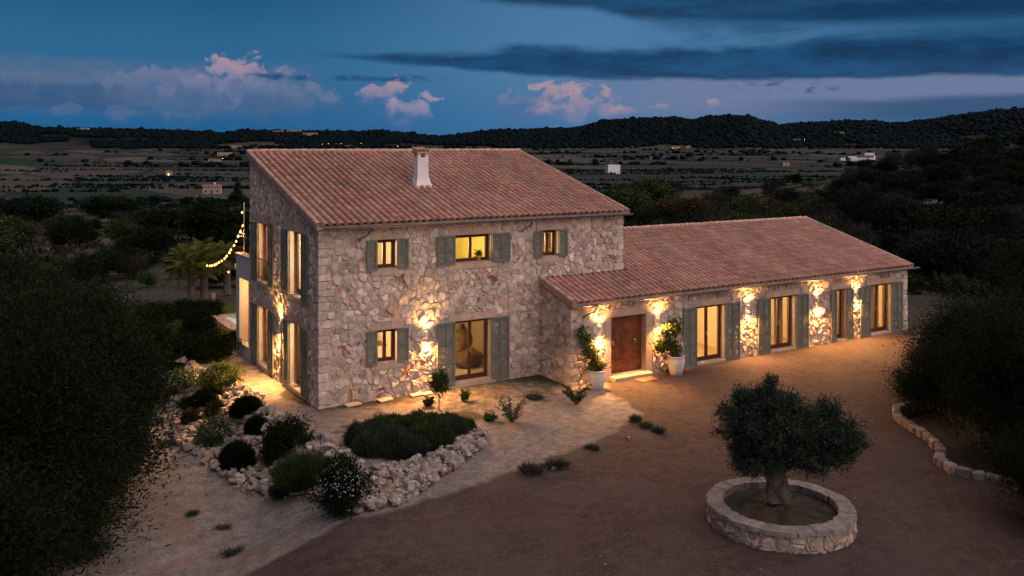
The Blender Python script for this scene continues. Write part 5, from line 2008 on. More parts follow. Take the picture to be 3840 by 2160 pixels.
# stone edging of the bed on the right
edge = [ground_at(*p, .12) for p in ((2330, 1018), (2290, 1013), (2256, 1022), (2256, 1042), (2278, 1062), (2335, 1098), (2368, 1130), (2362, 1158), (2400, 1182), (2480, 1198), (2580, 1224), (2720, 1290), (2900, 1400))]
seglen = [math.dist(a, b) for a, b in zip(edge[:-1], edge[1:])]
root = empty('stone_edging', (*edge[3], 0), 0, 'winding low border of blocky stones between the drive and the dark bed on the right', 'border')
tpos = 0
ex_, ey_ = edge[3]
while tpos < sum(seglen):
    s = rng.uniform(.24, .46)
    t = tpos + s / 2
    for (a, b, L) in zip(edge[:-1], edge[1:], seglen):
        if t <= L: break
        t -= L
    t = min(t, L)
    x, y = a[0] + (b[0] - a[0]) * t / L, a[1] + (b[1] - a[1]) * t / L
    ang = math.atan2(b[1] - a[1], b[0] - a[0])
    mb = MB()
    bb = rng.uniform(.75, 1.1)
    mb.obox(Matrix.Translation((x - ex_, y - ey_, tz(x, y) + .07)) @ Matrix.Rotation(ang + rng.uniform(-.12, .12), 4, 'Z') @ Matrix.Rotation(rng.uniform(-.07, .07), 4, 'Y'), s / 2 - .006, rng.uniform(.09, .13), rng.uniform(.1, .15), (bb, bb * .95, bb * .88), .035)
    mb.v = [(p + rng.uniform(-.014, .014), q + rng.uniform(-.014, .014), w + rng.uniform(-.012, .012)) for p, q, w in mb.v]
    mb.build('edging_stone', M['rock'], root)
    tpos += s

# pale flat slabs along the foot of the front wall, single stones at the edge of the drive
for (x, y, a, w, h, lab) in ((885, 1019, .1, .5, .26, 'broken pale slab on the soil near the left front corner of the house'), (964, 1006, .25, .5, .28, 'tilted pale slab by the wall below the small lower window'),
                             (1043, 993, .15, .42, .24, 'left one of two pale slabs under the front wall lamp'), (1071, 988, .1, .42, .24, 'right one of two pale slabs under the front wall lamp')):
    gx, gy = ground_at(x, y)
    gy = min(gy, -h / 2 - .06)
    mb = MB()
    mb.obox(Matrix.Rotation(a, 4, 'Z') @ Matrix.Rotation(.06, 4, 'X'), w / 2, h / 2, .022, (1.15, 1.12, 1.05), .008)
    o = mb.build('stone_slab', M['dressed'])
    o.location = (gx, gy, tz(gx, gy) + .035)
    tag(o, lab, 'slab')
for (x, y, s, lab) in ((1580, 1105, .2, 'single white stone at the edge of the drive beside a dark tuft'), (1352, 1188, .14, 'small stone on the pale strip near two dry tufts'), (1392, 1183, .17, 'small stone right of the dry tufts at the drive edge'),
                       (1440, 1125, .13, 'small flat stone on the border of the gravel drive'), (275 + 85, 1040, .2, 'lone stone at the start of the narrow path on the left'), (1235, 960, .18, 'small stone on the soil by the glazed door')):
    gx, gy = ground_at(x, y)
    o = link('loose_rock', ROCKS[rng.randint(12)])
    o.location = (gx, gy, tz(gx, gy) + s * .12)
    o.scale = (s, s, s * .9)
    o.rotation_euler = (0, 0, rng.uniform(0, 6))
    o.color = (1.1, 1.05, 1, 1)
    tag(o, lab, 'rock')
acc = MB()
for _ in range(1500):      # grit and pebbles strewn over the pale soil and the drive
    px_, py_ = rng.uniform(150, 2300), rng.uniform(960, 1449)
    x, y = ground_at(px_, py_)
    if (-.3 < x < 26 and y > -.15) or (x > 8 and y > -2.1): continue
    V, Fs = ROCKV[rng.randint(12)]
    if poly_mask(np.array([x]), np.array([y]), DRIVE)[0] and rng.rand() < .85: continue
    s = .02 + .05 * rng.rand() ** 3
    b = rng.uniform(.4, .8)
    acc.add([(x + v[0] * s, y + v[1] * s, tz(x, y) + v[2] * s * .8 + s * .1) for v in V], Fs, (b, b * .95, b * .9))
tag(acc.build('gravel', M['rock']), kind='stuff')

# ------------------------------------------------------------------ garden plants
SHR_A = leaf_cloud('foliage', [(0, 0, .34, .5, .5, .36), (.2, .1, .45, .3, .3, .25), (-.2, -.05, .4, .3, .32, .28)], 9000, .055, M['leaf_dark'], 31, asp=.35, clump=.07, per=40, up=.4)
SHR_B = blades('foliage', 7000, .5, .5, .16, .012, M['leaf_dark'], 32, spread=.8)
SHR_C = leaf_cloud('foliage', [(0, 0, .3, .5, .5, .32)], 8000, .045, M['leaf_mid'], 33, asp=.5, clump=.06, per=30, up=.3)
SHR_D = blades('foliage', 6000, .5, .42, .34, .014, M['leaf_mid'], 34, spread=1.1, dome=.5)

TUFT = blades('foliage', 420, .5, .3, .4, .018, M['leaf_lav'], 35, lobes=[(0, 0, .3, .3, .4), (.3, .1, .2, .15, .25), (-.3, -.1, .22, .2, .3), (.05, .35, .15, .12, .2)], spread=1.3, dome=.5)


def flowers(me_seed, lobes, n, s):
    r = np.random.RandomState(me_seed)
    V, Fq = [], []
    for k in range(n):
        l = lobes[r.randint(len(lobes))]
        d = r.normal(size=3)
        d[2] = abs(d[2])
        d /= np.linalg.norm(d)
        c = np.array(l[:3]) + d * np.array(l[3:]) * (1.0 + .08 * r.rand())
        a = np.cross(d, r.normal(size=3))
        a /= np.linalg.norm(a)
        b = np.cross(d, a)
        q = s * (.6 + .7 * r.rand())
        V += [c + a * q, c + b * q, c - a * q, c - b * q]
        Fq.append([4 * k, 4 * k + 1, 4 * k + 2, 4 * k + 3])
    return mesh_np('flowers', np.array(V), np.array(Fq), [M['petal']], np.ones((len(Fq), 3)))


def shrub(px_, py_, wpx, hpx, me, label, cat='shrub', name='garden_shrub', fl=None, mat_=None, z=None, base_h=.66, stem=True, group=None, wbase=1.05):
    x, y, zz, d = G(px_, py_)
    if me is SHR_D: wbase, base_h = 1.4, .92
    if me is SHR_B: wbase, base_h = 1.2, .68
    w = wpx * d / FD
    h = hpx * d / FD * 1.05
    o = empty(name, (x, y, zz - .03), rng.uniform(0, 6.28), label, cat, group)
    f = link('foliage', me, o)
    f.scale = (w / wbase, w / wbase, h / base_h)
    if fl:
        q = link('flowers', fl, o)
        q.scale = f.scale
    if stem:
        st = MB()
        for k in range(3):
            a = k * 2.1
            st.tube([(0.03 * math.cos(a), .03 * math.sin(a), -.05), (.14 * w * math.cos(a), .14 * w * math.sin(a), .3 * h), (.22 * w * math.cos(a), .22 * w * math.sin(a), .55 * h)], [.02, .014, .006], 6)
        st.build('stem', M['bark'], o)
    return o


FL1 = flowers(3, [(0, 0, .34, .5, .5, .34)], 520, .010)
FL2 = flowers(4, [(0, 0, .3, .5, .5, .34)], 260, .011)
shrub(558, 982, 104, 66, SHR_C, 'rounded yellow green shrub catching the lamp light at the top of the rock bank')
shrub(520, 1028, 84, 62, SHR_B, 'greyish feathery shrub on the rock bank below the lamp lit one')
shrub(540, 1050, 52, 36, SHR_A, 'small low shrub wedged among the rocks')
shrub(620, 1050, 86, 66, SHR_B, 'dense dark green bush at the path edge on the rock bank')
shrub(645, 1090, 62, 56, SHR_B, 'smallest round dark bush on the rock bank')
shrub(545, 1115, 92, 66, SHR_C, 'pale flowering low shrub in the middle of the rock bank', fl=FL2)
shrub(597, 1178, 94, 84, SHR_B, 'round nearly black clipped looking shrub on the lower rock bank')
shrub(690, 1170, 70, 50, SHR_A, 'low dark shrub in front of the broad bushy one')
shrub(722, 1150, 122, 84, SHR_A, 'broad bushy shrub on the rock bank with yellowish tips')
shrub(765, 1225, 150, 112, SHR_D, 'large grassy arching shrub falling over the lower rocks')
shrub(708, 1248, 60, 50, SHR_D, 'small grassy tuft at the toe of the rock bank')
shrub(858, 1290, 138, 122, SHR_A, 'big dark shrub speckled with small white flowers at the point of the rock bank', fl=FL1)
shrub(450, 985, 110, 55, SHR_C, 'creeping shrub with whitish flowers at the top left of the rock bank', fl=FL2)
shrub(400, 1005, 70, 40, SHR_C, 'leftmost creeping plant with pale flowers beside the big dark bush', fl=FL2)
shrub(470, 1030, 44, 28, SHR_A, 'small dark tuft among pink lit rocks on the upper bank')
shrub(480, 1075, 50, 40, SHR_A, 'dark shrub between rocks left of the big boulder')
# lavender bed
lavs = [(930, 1112, 120, 58), (985, 1095, 120, 58), (1050, 1090, 130, 60), (1120, 1090, 120, 54), (1168, 1092, 60, 46), (950, 1135, 120, 62), (1015, 1140, 130, 70), (1085, 1125, 120, 72), (1135, 1105, 90, 62), (905, 1120, 70, 60)]
LVL = [(0, 0, .5, .5, .38), (.2, .15, .24, .22, .6), (-.2, .1, .26, .24, .52), (.05, -.25, .25, .2, .5), (-.3, -.2, .18, .18, .42), (.35, -.1, .16, .16, .46)]
LV = [blades('foliage', 9000, .5, .55, .17, .012, M['leaf_lav'], 60, lobes=LVL, spread=.4, tvar=.8), blades('foliage', 9000, .5, .5, .15, .013, M['leaf_mid'], 61, lobes=LVL, spread=.45, tvar=.8)]
for i, (x, y, w, h) in enumerate(lavs):
    shrub(x, y, w, h, LV[(i * 2) % 3 // 2 if i not in (1, 2, 7) else 1], 'dense upright lavender bush packed in the oval bed before the stone house', 'lavender', 'lavender_bush', group='lavender bushes in the oval bed')
# the little standard tree
tx, ty, tz_, td = G(1104, 1030)
t = empty('standard_tree', (tx, ty, tz_), 0, 'small round headed tree on a thin pale stem behind the lavender bed', 'tree')
mb = MB()
mb.tube([(0, 0, -.05), (.01, 0, .3), (0, .01, .62), (.01, 0, .95)], [.03, .024, .02, .014], 8)
mb.build('trunk', M['dressed'], t)
link('foliage', leaf_cloud('foliage', [(0, 0, .82, .29, .29, .3), (0, 0, 1.0, .2, .2, .22), (0.05, 0, .6, .2, .2, .12)], 3600, .062, M['leaf_mid'], 71, asp=.45, clump=.05, per=24, up=.2, hollow=.3), t)


def sprawl(px_, py_, wpx, hpx, label, seed, mat_=None):
    """open shrub of long drooping leaves on thin stems"""
    x, y, zz, d = G(px_, py_)
    w, h = wpx * d / FD, hpx * d / FD
    o = empty('leafy_shrub', (x, y, zz - .02), 0, label, 'shrub')
    r = np.random.RandomState(seed)
    st = MB()
    V, Fq, T = [], [], []
    for k in range(26):
        a, l = r.uniform(0, 6.28), r.uniform(.2, .55) * w
        hh = h * r.uniform(.5, 1.05)
        P = [Vector((0, 0, -.03)), Vector((math.cos(a) * l * .4, math.sin(a) * l * .4, hh * .6)), Vector((math.cos(a) * l, math.sin(a) * l, hh))]
        st.tube(P, [.009, .007, .004], 5)
        for j in range(26):
            t = r.uniform(.25, 1)
            c = np.array(P[0].lerp(P[1], t * 2) if t < .5 else P[1].lerp(P[2], t * 2 - 1))
            dv = np.array([math.cos(a) * .5 + r.normal() * .6, math.sin(a) * .5 + r.normal() * .6, r.normal() * .4 + .1])
            dv /= np.linalg.norm(dv)
            sd_ = np.cross(dv, r.normal(size=3))
            sd_ /= np.linalg.norm(sd_)
            L_ = r.uniform(.07, .13)
            b = len(V)
            V += [c, c + dv * L_ * .5 + sd_ * .011, c + dv * L_ - np.array([0, 0, .015]), c + dv * L_ * .5 - sd_ * .011]
            Fq.append([b, b + 1, b + 2, b + 3])
            T.append([r.uniform(.6, 1.4)] * 3)
    st.build('stem', M['bark'], o)
    link('foliage', mesh_np('foliage', np.array(V), np.array(Fq), [mat_ or M['leaf_mid']], np.array(T)), o)


sprawl(1288, 1062, 92, 62, 'open shrub with long narrow leaves on the soil right of the lavender bed', 81)
sprawl(1450, 1018, 74, 52, 'leafy oleander like shrub at the corner near the left white pot', 82, M['leaf_dark'])
sprawl(1232, 1060, 30, 18, 'tiny seedling beside the open narrow leaved shrub', 83)
sprawl(1170, 1010, 26, 30, 'spindly weed behind the lavender bed', 84)
sprawl(1078, 1022, 22, 26, 'spindly weed left of the little standard tree', 85)
for (x, y, w, h, lab) in ((1600, 1060, 34, 22, 'sparse green weed at the edge of the gravel drive'), (1657, 1088, 34, 20, 'small round grey tuft standing alone in the drive'), (1335, 1192, 56, 30, 'dry grey tuft on the drive edge, left of the pair'),
                          (1398, 1178, 56, 28, 'dry grey tuft on the drive edge, right of the pair'), (1625, 1075, 40, 14, 'flat dry weed beside the lone white stone'), (1490, 1130, 36, 14, 'low dry weeds with small stones at the drive edge'),
                          (1345, 1003, 50, 14, 'low dry weeds at the inner corner by the wing'), (1690, 935, 46, 10, 'fallen leaves and weeds at the foot of the right pot'), (485, 1295, 34, 14, 'small dark weed on the pale track'), (560, 1330, 40, 12, 'flat dark weed on the pale track at the bottom left'),
                          (590, 1392, 54, 16, 'dark weed patch near the bottom edge of the pale track'), (230, 1400, 110, 40, 'rough dark weeds at the bottom left of the track'), (430, 1118, 60, 14, 'dry weed strip beside the narrow path')):
    shrub(x, y, w, h, TUFT, lab, 'weed', 'weed_tuft', stem=False)


# ------------------------------------------------------------------ big dark bushes that frame the drive
BIG = []
for s in range(3):
    r = np.random.RandomState(90 + s)
    lobes = [(0, 0, 1.0, 1.0, 1.0, .9), (0, 0, 1.9, .8, .8, .8)]
    for k in range(7):
        a = r.uniform(0, 6.28)
        q = r.uniform(.5, .95)
        lobes.append((q * math.cos(a), q * math.sin(a), r.uniform(.6, 2.1), r.uniform(.4, .65), r.uniform(.4, .65), r.uniform(.4, .6)))
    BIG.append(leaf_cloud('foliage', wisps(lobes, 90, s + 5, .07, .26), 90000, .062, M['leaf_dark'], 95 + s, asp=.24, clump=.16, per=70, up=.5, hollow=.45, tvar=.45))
bark_mesh = []
for s in range(2):
    mb = gnarled([(0, 0, -.2), (.05, 0, .5), (-.05, .05, 1.1), (.1, .1, 1.8)], [.13, .1, .08, .04], 9, .2, s + 3)
    for a in (0.5, 2.6, 4.4): mb.tube([(0, 0, .5), (.4 * math.cos(a), .4 * math.sin(a), 1.1), (.7 * math.cos(a), .7 * math.sin(a), 1.6)], [.06, .04, .02], 7)
    bark_mesh.append(mb.mesh('trunk', M['bark']))


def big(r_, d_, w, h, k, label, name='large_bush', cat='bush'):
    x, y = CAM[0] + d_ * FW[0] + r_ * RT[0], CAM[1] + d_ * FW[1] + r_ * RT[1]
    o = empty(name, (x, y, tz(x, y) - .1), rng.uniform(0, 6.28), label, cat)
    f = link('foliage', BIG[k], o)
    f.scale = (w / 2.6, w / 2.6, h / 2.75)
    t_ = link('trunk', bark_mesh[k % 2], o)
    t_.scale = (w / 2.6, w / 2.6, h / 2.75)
    return o


# (lateral, depth) around the drone; left group
big(-11.3, 21.5, 5.4, 5.3, 0, 'tall dark bush at the left edge rising nearest the rock bank')
big(-9.9, 18.0, 5.0, 4.8, 1, 'tall olive green bush further left behind the nearest dark one')
big(-9.8, 15.0, 4.4, 4.0, 2, 'dark bush low on the left edge beside the pale track')
big(-9.3, 12.8, 4.0, 3.0, 0, 'big dark bush in the bottom left corner of the plot')
big(-13.4, 25.5, 5.2, 5.4, 2, 'dark spreading bush at the far left behind the others')
big(-11.3, 24.4, 3.2, 3.5, 1, 'yellowish topped bush on the left where the narrow path disappears')
# right group
big(15.0, 28.2, 5.2, 3.4, 0, 'wide dark tree covering the right end of the long wing', 'garden_tree', 'tree')
big(17.8, 29.8, 5.2, 3.8, 1, 'olive green tree at the right edge behind the covering one', 'garden_tree', 'tree')
big(12.6, 26.6, 2.7, 2.3, 2, 'low spiky bush leaning into the drive near the last glazed door', 'garden_tree', 'tree')
big(13.0, 23.0, 4.2, 3.8, 0, 'dark tree at the bend of the stone edging', 'garden_tree', 'tree')
big(14.2, 21.2, 4.0, 3.4, 1, 'dense dark tree standing in the bed at the right edge', 'garden_tree', 'tree')
big(11.6, 18.8, 2.6, 2.5, 2, 'young dark tree inside the bed behind the blocky border', 'garden_tree', 'tree')
big(18.5, 25.5, 5.0, 3.9, 2, 'rightmost tall tree seen at the margin of the plot', 'garden_tree', 'tree')
big(12.4, 17.3, 2.4, 2.3, 0, 'dark bush at the lower right end of the planted bed', 'garden_tree', 'tree')

big(25.3, 42.5, 5.5, 3.6, 0, 'dark tree just beyond the right end wall of the long wing', 'garden_tree', 'tree')
big(28.5, 44.0, 5.5, 4.0, 2, 'dark feathery tree further beyond the right end wall', 'garden_tree', 'tree')
big(22.8, 35.5, 3.6, 2.4, 1, 'low olive green tree filling the gap right of the last shutter', 'garden_tree', 'tree')

# garden behind the left end of the house: hedging shrubs, palms
for i, (x, y, w, h, me, lab) in enumerate(((392, 822, 100, 52, SHR_A, 'broad shrub with yellow lit leaves at the left of the lawn'), (365, 850, 80, 60, SHR_A, 'dark shrub below the yellow lit one at the garden edge'), (430, 862, 96, 46, SHR_C, 'grey green cushion shrub in front of the lawn'),
                                           (500, 872, 90, 76, SHR_A, 'tall dark bush in front of the palms beside the pool'), (455, 905, 110, 56, SHR_A, 'low dark bush above the flowering creepers'), (540, 905, 110, 60, SHR_A, 'dark bush left of the pool at the path end'),
                                           (592, 872, 50, 34, SHR_A, 'bush standing between the pool corner and the porch'), (400, 910, 80, 60, SHR_A, 'round dark bush at the left of the garden bed'))):
    shrub(x, y, w, h, me, lab)

FRm = []
for s in range(3):
    r = np.random.RandomState(120 + s)
    V, Fq, T = [], [], []
    L_ = 1.9
    N = 44
    for k in range(N):
        t = (k + 1) / N
        c = np.array([L_ * t * (1 - .12 * t), 0, .75 * t - 1.05 * t * t * (1 + .25 * s)])
        for sg in (-1, 1):
            ll = .5 * math.sin(math.pi * min(1, t * .9 + .12)) ** .7 + .06
            dv = np.array([.55, sg * .85, -.12 + .1 * r.normal()])
            dv /= np.linalg.norm(dv)
            b = len(V)
            V += [c + np.array([-.02, 0, 0]), c + np.array([.02, 0, 0]), c + dv * ll * .6 + np.array([.018, 0, 0]), c + dv * ll - np.array([0, 0, .1 * ll])]
            Fq.append([b, b + 1, b + 2, b + 3])
            T.append([r.uniform(.7, 1.3)] * 3)
    FRm.append(mesh_np('frond', np.array(V), np.array(Fq), [M['leaf_palm']], np.array(T)))


def palm(px_, py_, h, lab, n=30, sc=1.0):
    x, y, zz, d = G(px_, py_)
    o = empty('palm_tree', (x, y, zz), 0, lab, 'palm tree')
    gnarled([(0, 0, -.1), (.02, 0, .1), (0, 0, h * .35), (.03, .02, h * .7), (0, 0, h)], [.26, .22, .18, .19, .16], 12, .3, 9).build('trunk', M['bark'], o)
    for k in range(n):
        f = link('frond', FRm[k % 3], o)
        f.location = (0, 0, h)
        f.rotation_euler = (rng.uniform(-.3, .3), -1.4 + 1.75 * (k / n) + rng.uniform(-.1, .1), k * 2.399)
        f.scale = (sc * .85, sc * .85, sc * .85)
    return o


shrub(470, 800, 80, 40, SHR_A, 'low dark bush at the foot of the left palm')
shrub(525, 792, 70, 34, SHR_A, 'low dark bush at the foot of the right palm')
palm(482, 772, 1.9, 'left palm of the pair by the lawn, lit by the string lights', 42)
palm(514, 764, 2.0, 'right palm of the pair by the lawn under the string lights', 42)
palm(572, 745, 2.1, 'smaller palm half hidden behind the porch beside the string lights', 24, .7)
x, y, zz, d = G(536, 760)
o = empty('garden_lantern', (x, y, zz), 0, 'pale block shaped garden lamp standing near the palms', 'lantern')
mb = MB()
mb.box(-.14, .14, -.14, .14, 0, .08)
mb.build('lamp_base', M['white'], o)
mb = MB()
mb.box(-.1, .1, -.1, .1, .08, .45)
mb.build('lantern_body', M['dressed'], o)

# ------------------------------------------------------------------ scrub, trees and farmhouses beyond the garden
MID = []
kinds = [(M['leaf_far'], 6.5, 1.0), (M['leaf_dark'], 6.0, 1.0), (M['leaf_brown'], 6.0, .6), (M['leaf_gold'], 5.5, .9), (M['leaf_mid'], 5.0, 1.0)]
for s, (m_, hh, den) in enumerate(kinds):
    r = np.random.RandomState(140 + s)
    lobes = [(0, 0, .62, .5, .5, .36)]
    for k in range(5):
        a = r.uniform(0, 6.28)
        lobes.append((.3 * math.cos(a), .3 * math.sin(a), r.uniform(.4, .85), r.uniform(.16, .3), r.uniform(.16, .3), r.uniform(.14, .24)))
    if s == 2: lobes = [(0, 0, .6, .48, .48, .42)]
    MID.append(leaf_cloud('foliage', lobes, int(7000 * den), .06 if s != 2 else .14, m_, 150 + s, asp=.45 if s != 2 else .06, clump=.07, per=26, up=.3 if s != 2 else 1.2, hollow=.3, tvar=.7))
CON = leaf_cloud('foliage', [(0, 0, .2, .3, .3, .2), (0, 0, .45, .24, .24, .25), (0, 0, .7, .16, .16, .2), (0, 0, .92, .07, .07, .12)], 5200, .05, M['leaf_far'], 160, asp=.4, clump=.05, per=26, up=.3, hollow=.2)
mb = MB()
mb.tube([(0, 0, -.05), (.02, 0, .25), (0, 0, .6)], [.05, .035, .015], 7)
for a in (0, 2, 4): mb.tube([(0, 0, .25), (.15 * math.cos(a), .15 * math.sin(a), .45), (.28 * math.cos(a), .28 * math.sin(a), .62)], [.025, .018, .008], 5)
TRK = mb.mesh('trunk', M['bark'])
mb = MB()
for a in np.linspace(0, 6.28, 11):
    mb.tube([(0, 0, .12), (.14 * math.cos(a), .14 * math.sin(a), .45), (.3 * math.cos(a + .4), .3 * math.sin(a + .4), .85 + .12 * math.sin(3 * a))], [.02, .014, .005], 5)
TWG = mb.mesh('branches', M['leaf_brown'])


def tree_at(x, y, z, w, h, k, label, group=None, conifer=False, name='scrub_tree'):
    o = empty(name, (x, y, z - .15), rng.uniform(0, 6.28), label, 'tree', group)
    f = link('foliage', CON if conifer else MID[k], o)
    f.scale = (w, w, h)
    t_ = link('trunk', TRK, o)
    t_.scale = (w, w, h)
    if k == 2 and not conifer:
        b = link('branches', TWG, o)
        b.scale = (w, w, h)
    return o


def hill_label(k, x, y):
    what = {0: 'dark evergreen tree', 1: 'dark green bushy tree', 2: 'leafless grey twiggy tree', 3: 'brownish yellow tree', 4: 'brighter green tree'}[k]
    where = 'on the upper hillside at the right edge' if x > 2200 and y < 560 else 'low on the slope behind the right end of the long wing' if x > 2100 else 'in the hollow just behind the long wing roof' if y > 500 else 'on the scrub slope between the fields and the long wing'
    return what + ' ' + where


def in_house(x, y, pad=2.0):
    return -1 < x < 27 + pad and -3 < y < 10 + pad


SKIPS = [(390, 610, 560, 810), (470, 575, 440, 520)]
# left slope
n = 0
tries = 0
while n < 60 and tries < 5000:
    tries += 1
    px_, py_ = rng.uniform(-30, 640), 470 + 300 * rng.rand() ** 1.1
    if py_ > 700 and px_ < 330: pass
    x, y, z, d = G(px_, py_)
    if d < 52 or d > 420 or in_house(x, y): continue
    if any(math.hypot(x - b[0], y - b[1]) < b[2] * .75 for b in BLOTCH) and rng.rand() < .85: continue
    if any(a < px_ < b and c < py_ < e for a, b, c, e in SKIPS) and rng.rand() < .8: continue
    h = rng.uniform(2.4, 5.0)
    if d < 90: h *= .5
    k = int(rng.choice([0, 1, 1, 2, 4, 0], 1)[0])
    tree_at(x, y, z, h * rng.uniform(1.0, 1.5), h, k, ('leafless greyish tree' if k == 2 else 'brighter green bushy tree' if k == 4 else 'dark rounded evergreen tree') + (' just beyond the palms and garden on the left' if py_ > 600 else ' at the foot of the fields left of the house' if py_ < 520 else ' on the middle of the slope left of the house'), 'scrub trees on the left slope')
    n += 1
# right slope and near hill
n = 0
tries = 0
while n < 250 and tries < 9000:
    tries += 1
    px_, py_ = rng.uniform(1470, 2640), rng.uniform(385, 720)
    x, y, z, d = G(px_, py_)
    if d < 54 or d > 330 or in_house(x, y, 5): continue
    if d > 230 and rng.rand() < .6: continue
    h = rng.uniform(2.2, 4.4) * (0.8 if d < 80 else 1.0)
    if px_ > 2250 and rng.rand() < .5: k = 0
    else: k = int(rng.choice([0, 0, 1, 2, 2, 2, 3, 4], 1)[0])
    if px_ > 2150 and k in (3, 4): k = 0
    tree_at(x, y, z, h * rng.uniform(1.0, 1.45), h, k, hill_label(k, px_, py_), 'scrub trees on the right hillside')
    n += 1
# a few singular trees
sing = [((60, 590), 13, 8, 0, False, 'large dark carob like tree at the far left edge above the pale track'), ((285, 560), 15, 7.0, 1, False, 'broad dark tree mass left of centre on the slope'), ((597, 500), 8.5, 9.5, 0, True, 'tall dark conifer beside the small white house'),
        ((555, 640), 9, 6.5, 1, False, 'big rounded tree behind the string lights'), ((1590, 560), 8, 6.5, 4, False, 'bright green rounded tree just beyond the tall roof edge'), ((1700, 570), 7, 5.0, 3, False, 'brownish yellow tree behind the long wing roof'),
        ((1745, 568), 6.5, 5.0, 3, False, 'second brownish tree behind the long wing roof'), ((1880, 552), 6, 4, 4, False, 'green bush behind the middle of the long wing roof'), ((505, 585), 9, 5.5, 1, False, 'dark tree on the slope above the palms'),
        ((420, 610), 10, 6, 0, False, 'wide dark bush right of the pale clearing'), ((1640, 540), 9, 7, 4, False, 'large green tree beyond the right edge of the tall roof')]
for (p, w, h, k, con, lab) in sing:
    x, y, z, d = G(*p)
    tree_at(x, y, z, w, h, k, lab, None, con, 'large_tree')

# far trees and hedges of the valley, and the woods on the hills
t_ = (1 + 5 ** .5) / 2
IV2 = np.array([(-1, t_, 0), (1, t_, 0), (-1, -t_, 0), (1, -t_, 0), (0, -1, t_), (0, 1, t_), (0, -1, -t_), (0, 1, -t_), (t_, 0, -1), (t_, 0, 1), (-t_, 0, -1), (-t_, 0, 1)]) / 1.9
IF2 = np.array([(0, 11, 5), (0, 5, 1), (0, 1, 7), (0, 7, 10), (0, 10, 11), (1, 5, 9), (5, 11, 4), (11, 10, 2), (10, 7, 6), (7, 1, 8), (3, 9, 4), (3, 4, 2), (3, 2, 6), (3, 6, 8), (3, 8, 9), (4, 9, 5), (2, 4, 11), (6, 2, 10), (8, 6, 7), (9, 8, 1)])


def blobs(P, S, name, mat_, seed, amp=.28, IV=IV2, IF=IF2, **tags):
    """many rounded tree crowns in one mesh: P centres, S (width, height)"""
    r = np.random.RandomState(seed)
    n = len(P)
    nv = len(IV)
    J = 1 + amp * r.normal(size=(n, nv, 1))
    V = IV[None] * J * np.stack([S[:, 0], S[:, 0], S[:, 1]], 1)[:, None, :] * .5 + P[:, None, :]
    Fq = (IF[None] + (np.arange(n) * nv)[:, None, None]).reshape(-1, 3)
    T = np.repeat(r.uniform(.85, 1.12, (n, 1)), len(IF), 0) * np.ones((1, 3))
    return tag(link(name, mesh_np(name, V.reshape(-1, 3), Fq, [mat_], T)), **tags)


M['wood_far'] = leafmat('far_woods_haze_tint', (0.0022, 0.009, 0.012), (0.003, 0.011, 0.013))  # distance haze painted in as a bluish leaf colour, no volume
r = np.random.RandomState(5)
N = 30000
az = r.uniform(-.60, .60, N)
ds = 2640 + 1250 * r.rand(N) ** .8
X = CAM[0] + ds * (np.cos(az) * FW[0] + np.sin(az) * RT[0])
Y = CAM[1] + ds * (np.cos(az) * FW[1] + np.sin(az) * RT[1])
keep = _noise2(X * .004, Y * .004, 31) + .5 * (_noise2(X * .012, Y * .012, 32)) + .55 * smooth(ds, 2700, 3300) > -.02 - .3 * (az > 0)
X, Y, ds = X[keep], Y[keep], ds[keep]
hgt = 8 + 7 * r.rand(len(X)) ** 1.5
Z = terr(X, Y) + hgt * .35
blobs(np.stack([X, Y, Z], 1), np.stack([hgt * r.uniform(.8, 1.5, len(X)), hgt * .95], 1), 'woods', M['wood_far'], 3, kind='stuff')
# crest line pines standing up against the sky
N = 520
az = np.concatenate([r.uniform(-.56, .56, N)])
ds = r.uniform(3480, 3640, N)
X = CAM[0] + ds * (np.cos(az) * FW[0] + np.sin(az) * RT[0])
Y = CAM[1] + ds * (np.cos(az) * FW[1] + np.sin(az) * RT[1])
hgt = 9 + 9 * r.rand(N) ** 2
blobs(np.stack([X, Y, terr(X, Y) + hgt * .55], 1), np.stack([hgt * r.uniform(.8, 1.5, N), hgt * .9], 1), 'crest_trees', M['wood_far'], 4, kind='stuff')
# hedgerows and dotted trees in the fields
P_, S_ = [], []
for _ in range(170):
    a0, d0 = r.uniform(-.58, .55), math.exp(r.uniform(math.log(330), math.log(2550)))
    ln = r.uniform(30, 260) * (d0 / 900) ** .3
    th = r.normal() * .12
    L_ = int(ln / 3.2)
    for k in range(L_):
        if r.rand() < .1: continue
        q = (k / L_ - .5) * ln
        rr_ = d0 * math.tan(a0) + q * math.cos(th)
        dd__ = d0 + q * math.sin(th) + r.normal() * 1.5
        h = r.uniform(.8, 2.6) if r.rand() < .9 else r.uniform(4, 8)
        if dd__ < 1100: h = min(h, 2.4)
        x, y = CAM[0] + dd__ * FW[0] + rr_ * RT[0], CAM[1] + dd__ * FW[1] + rr_ * RT[1]
        P_.append((x, y, 0))
        S_.append((h * r.uniform(1.0, 2.2), h))
P_, S_ = np.array(P_), np.array(S_)
P_[:, 2] = terr(P_[:, 0], P_[:, 1]) + S_[:, 1] * .35
blobs(P_, S_, 'hedgerows', M['wood_far'], 6, kind='stuff')
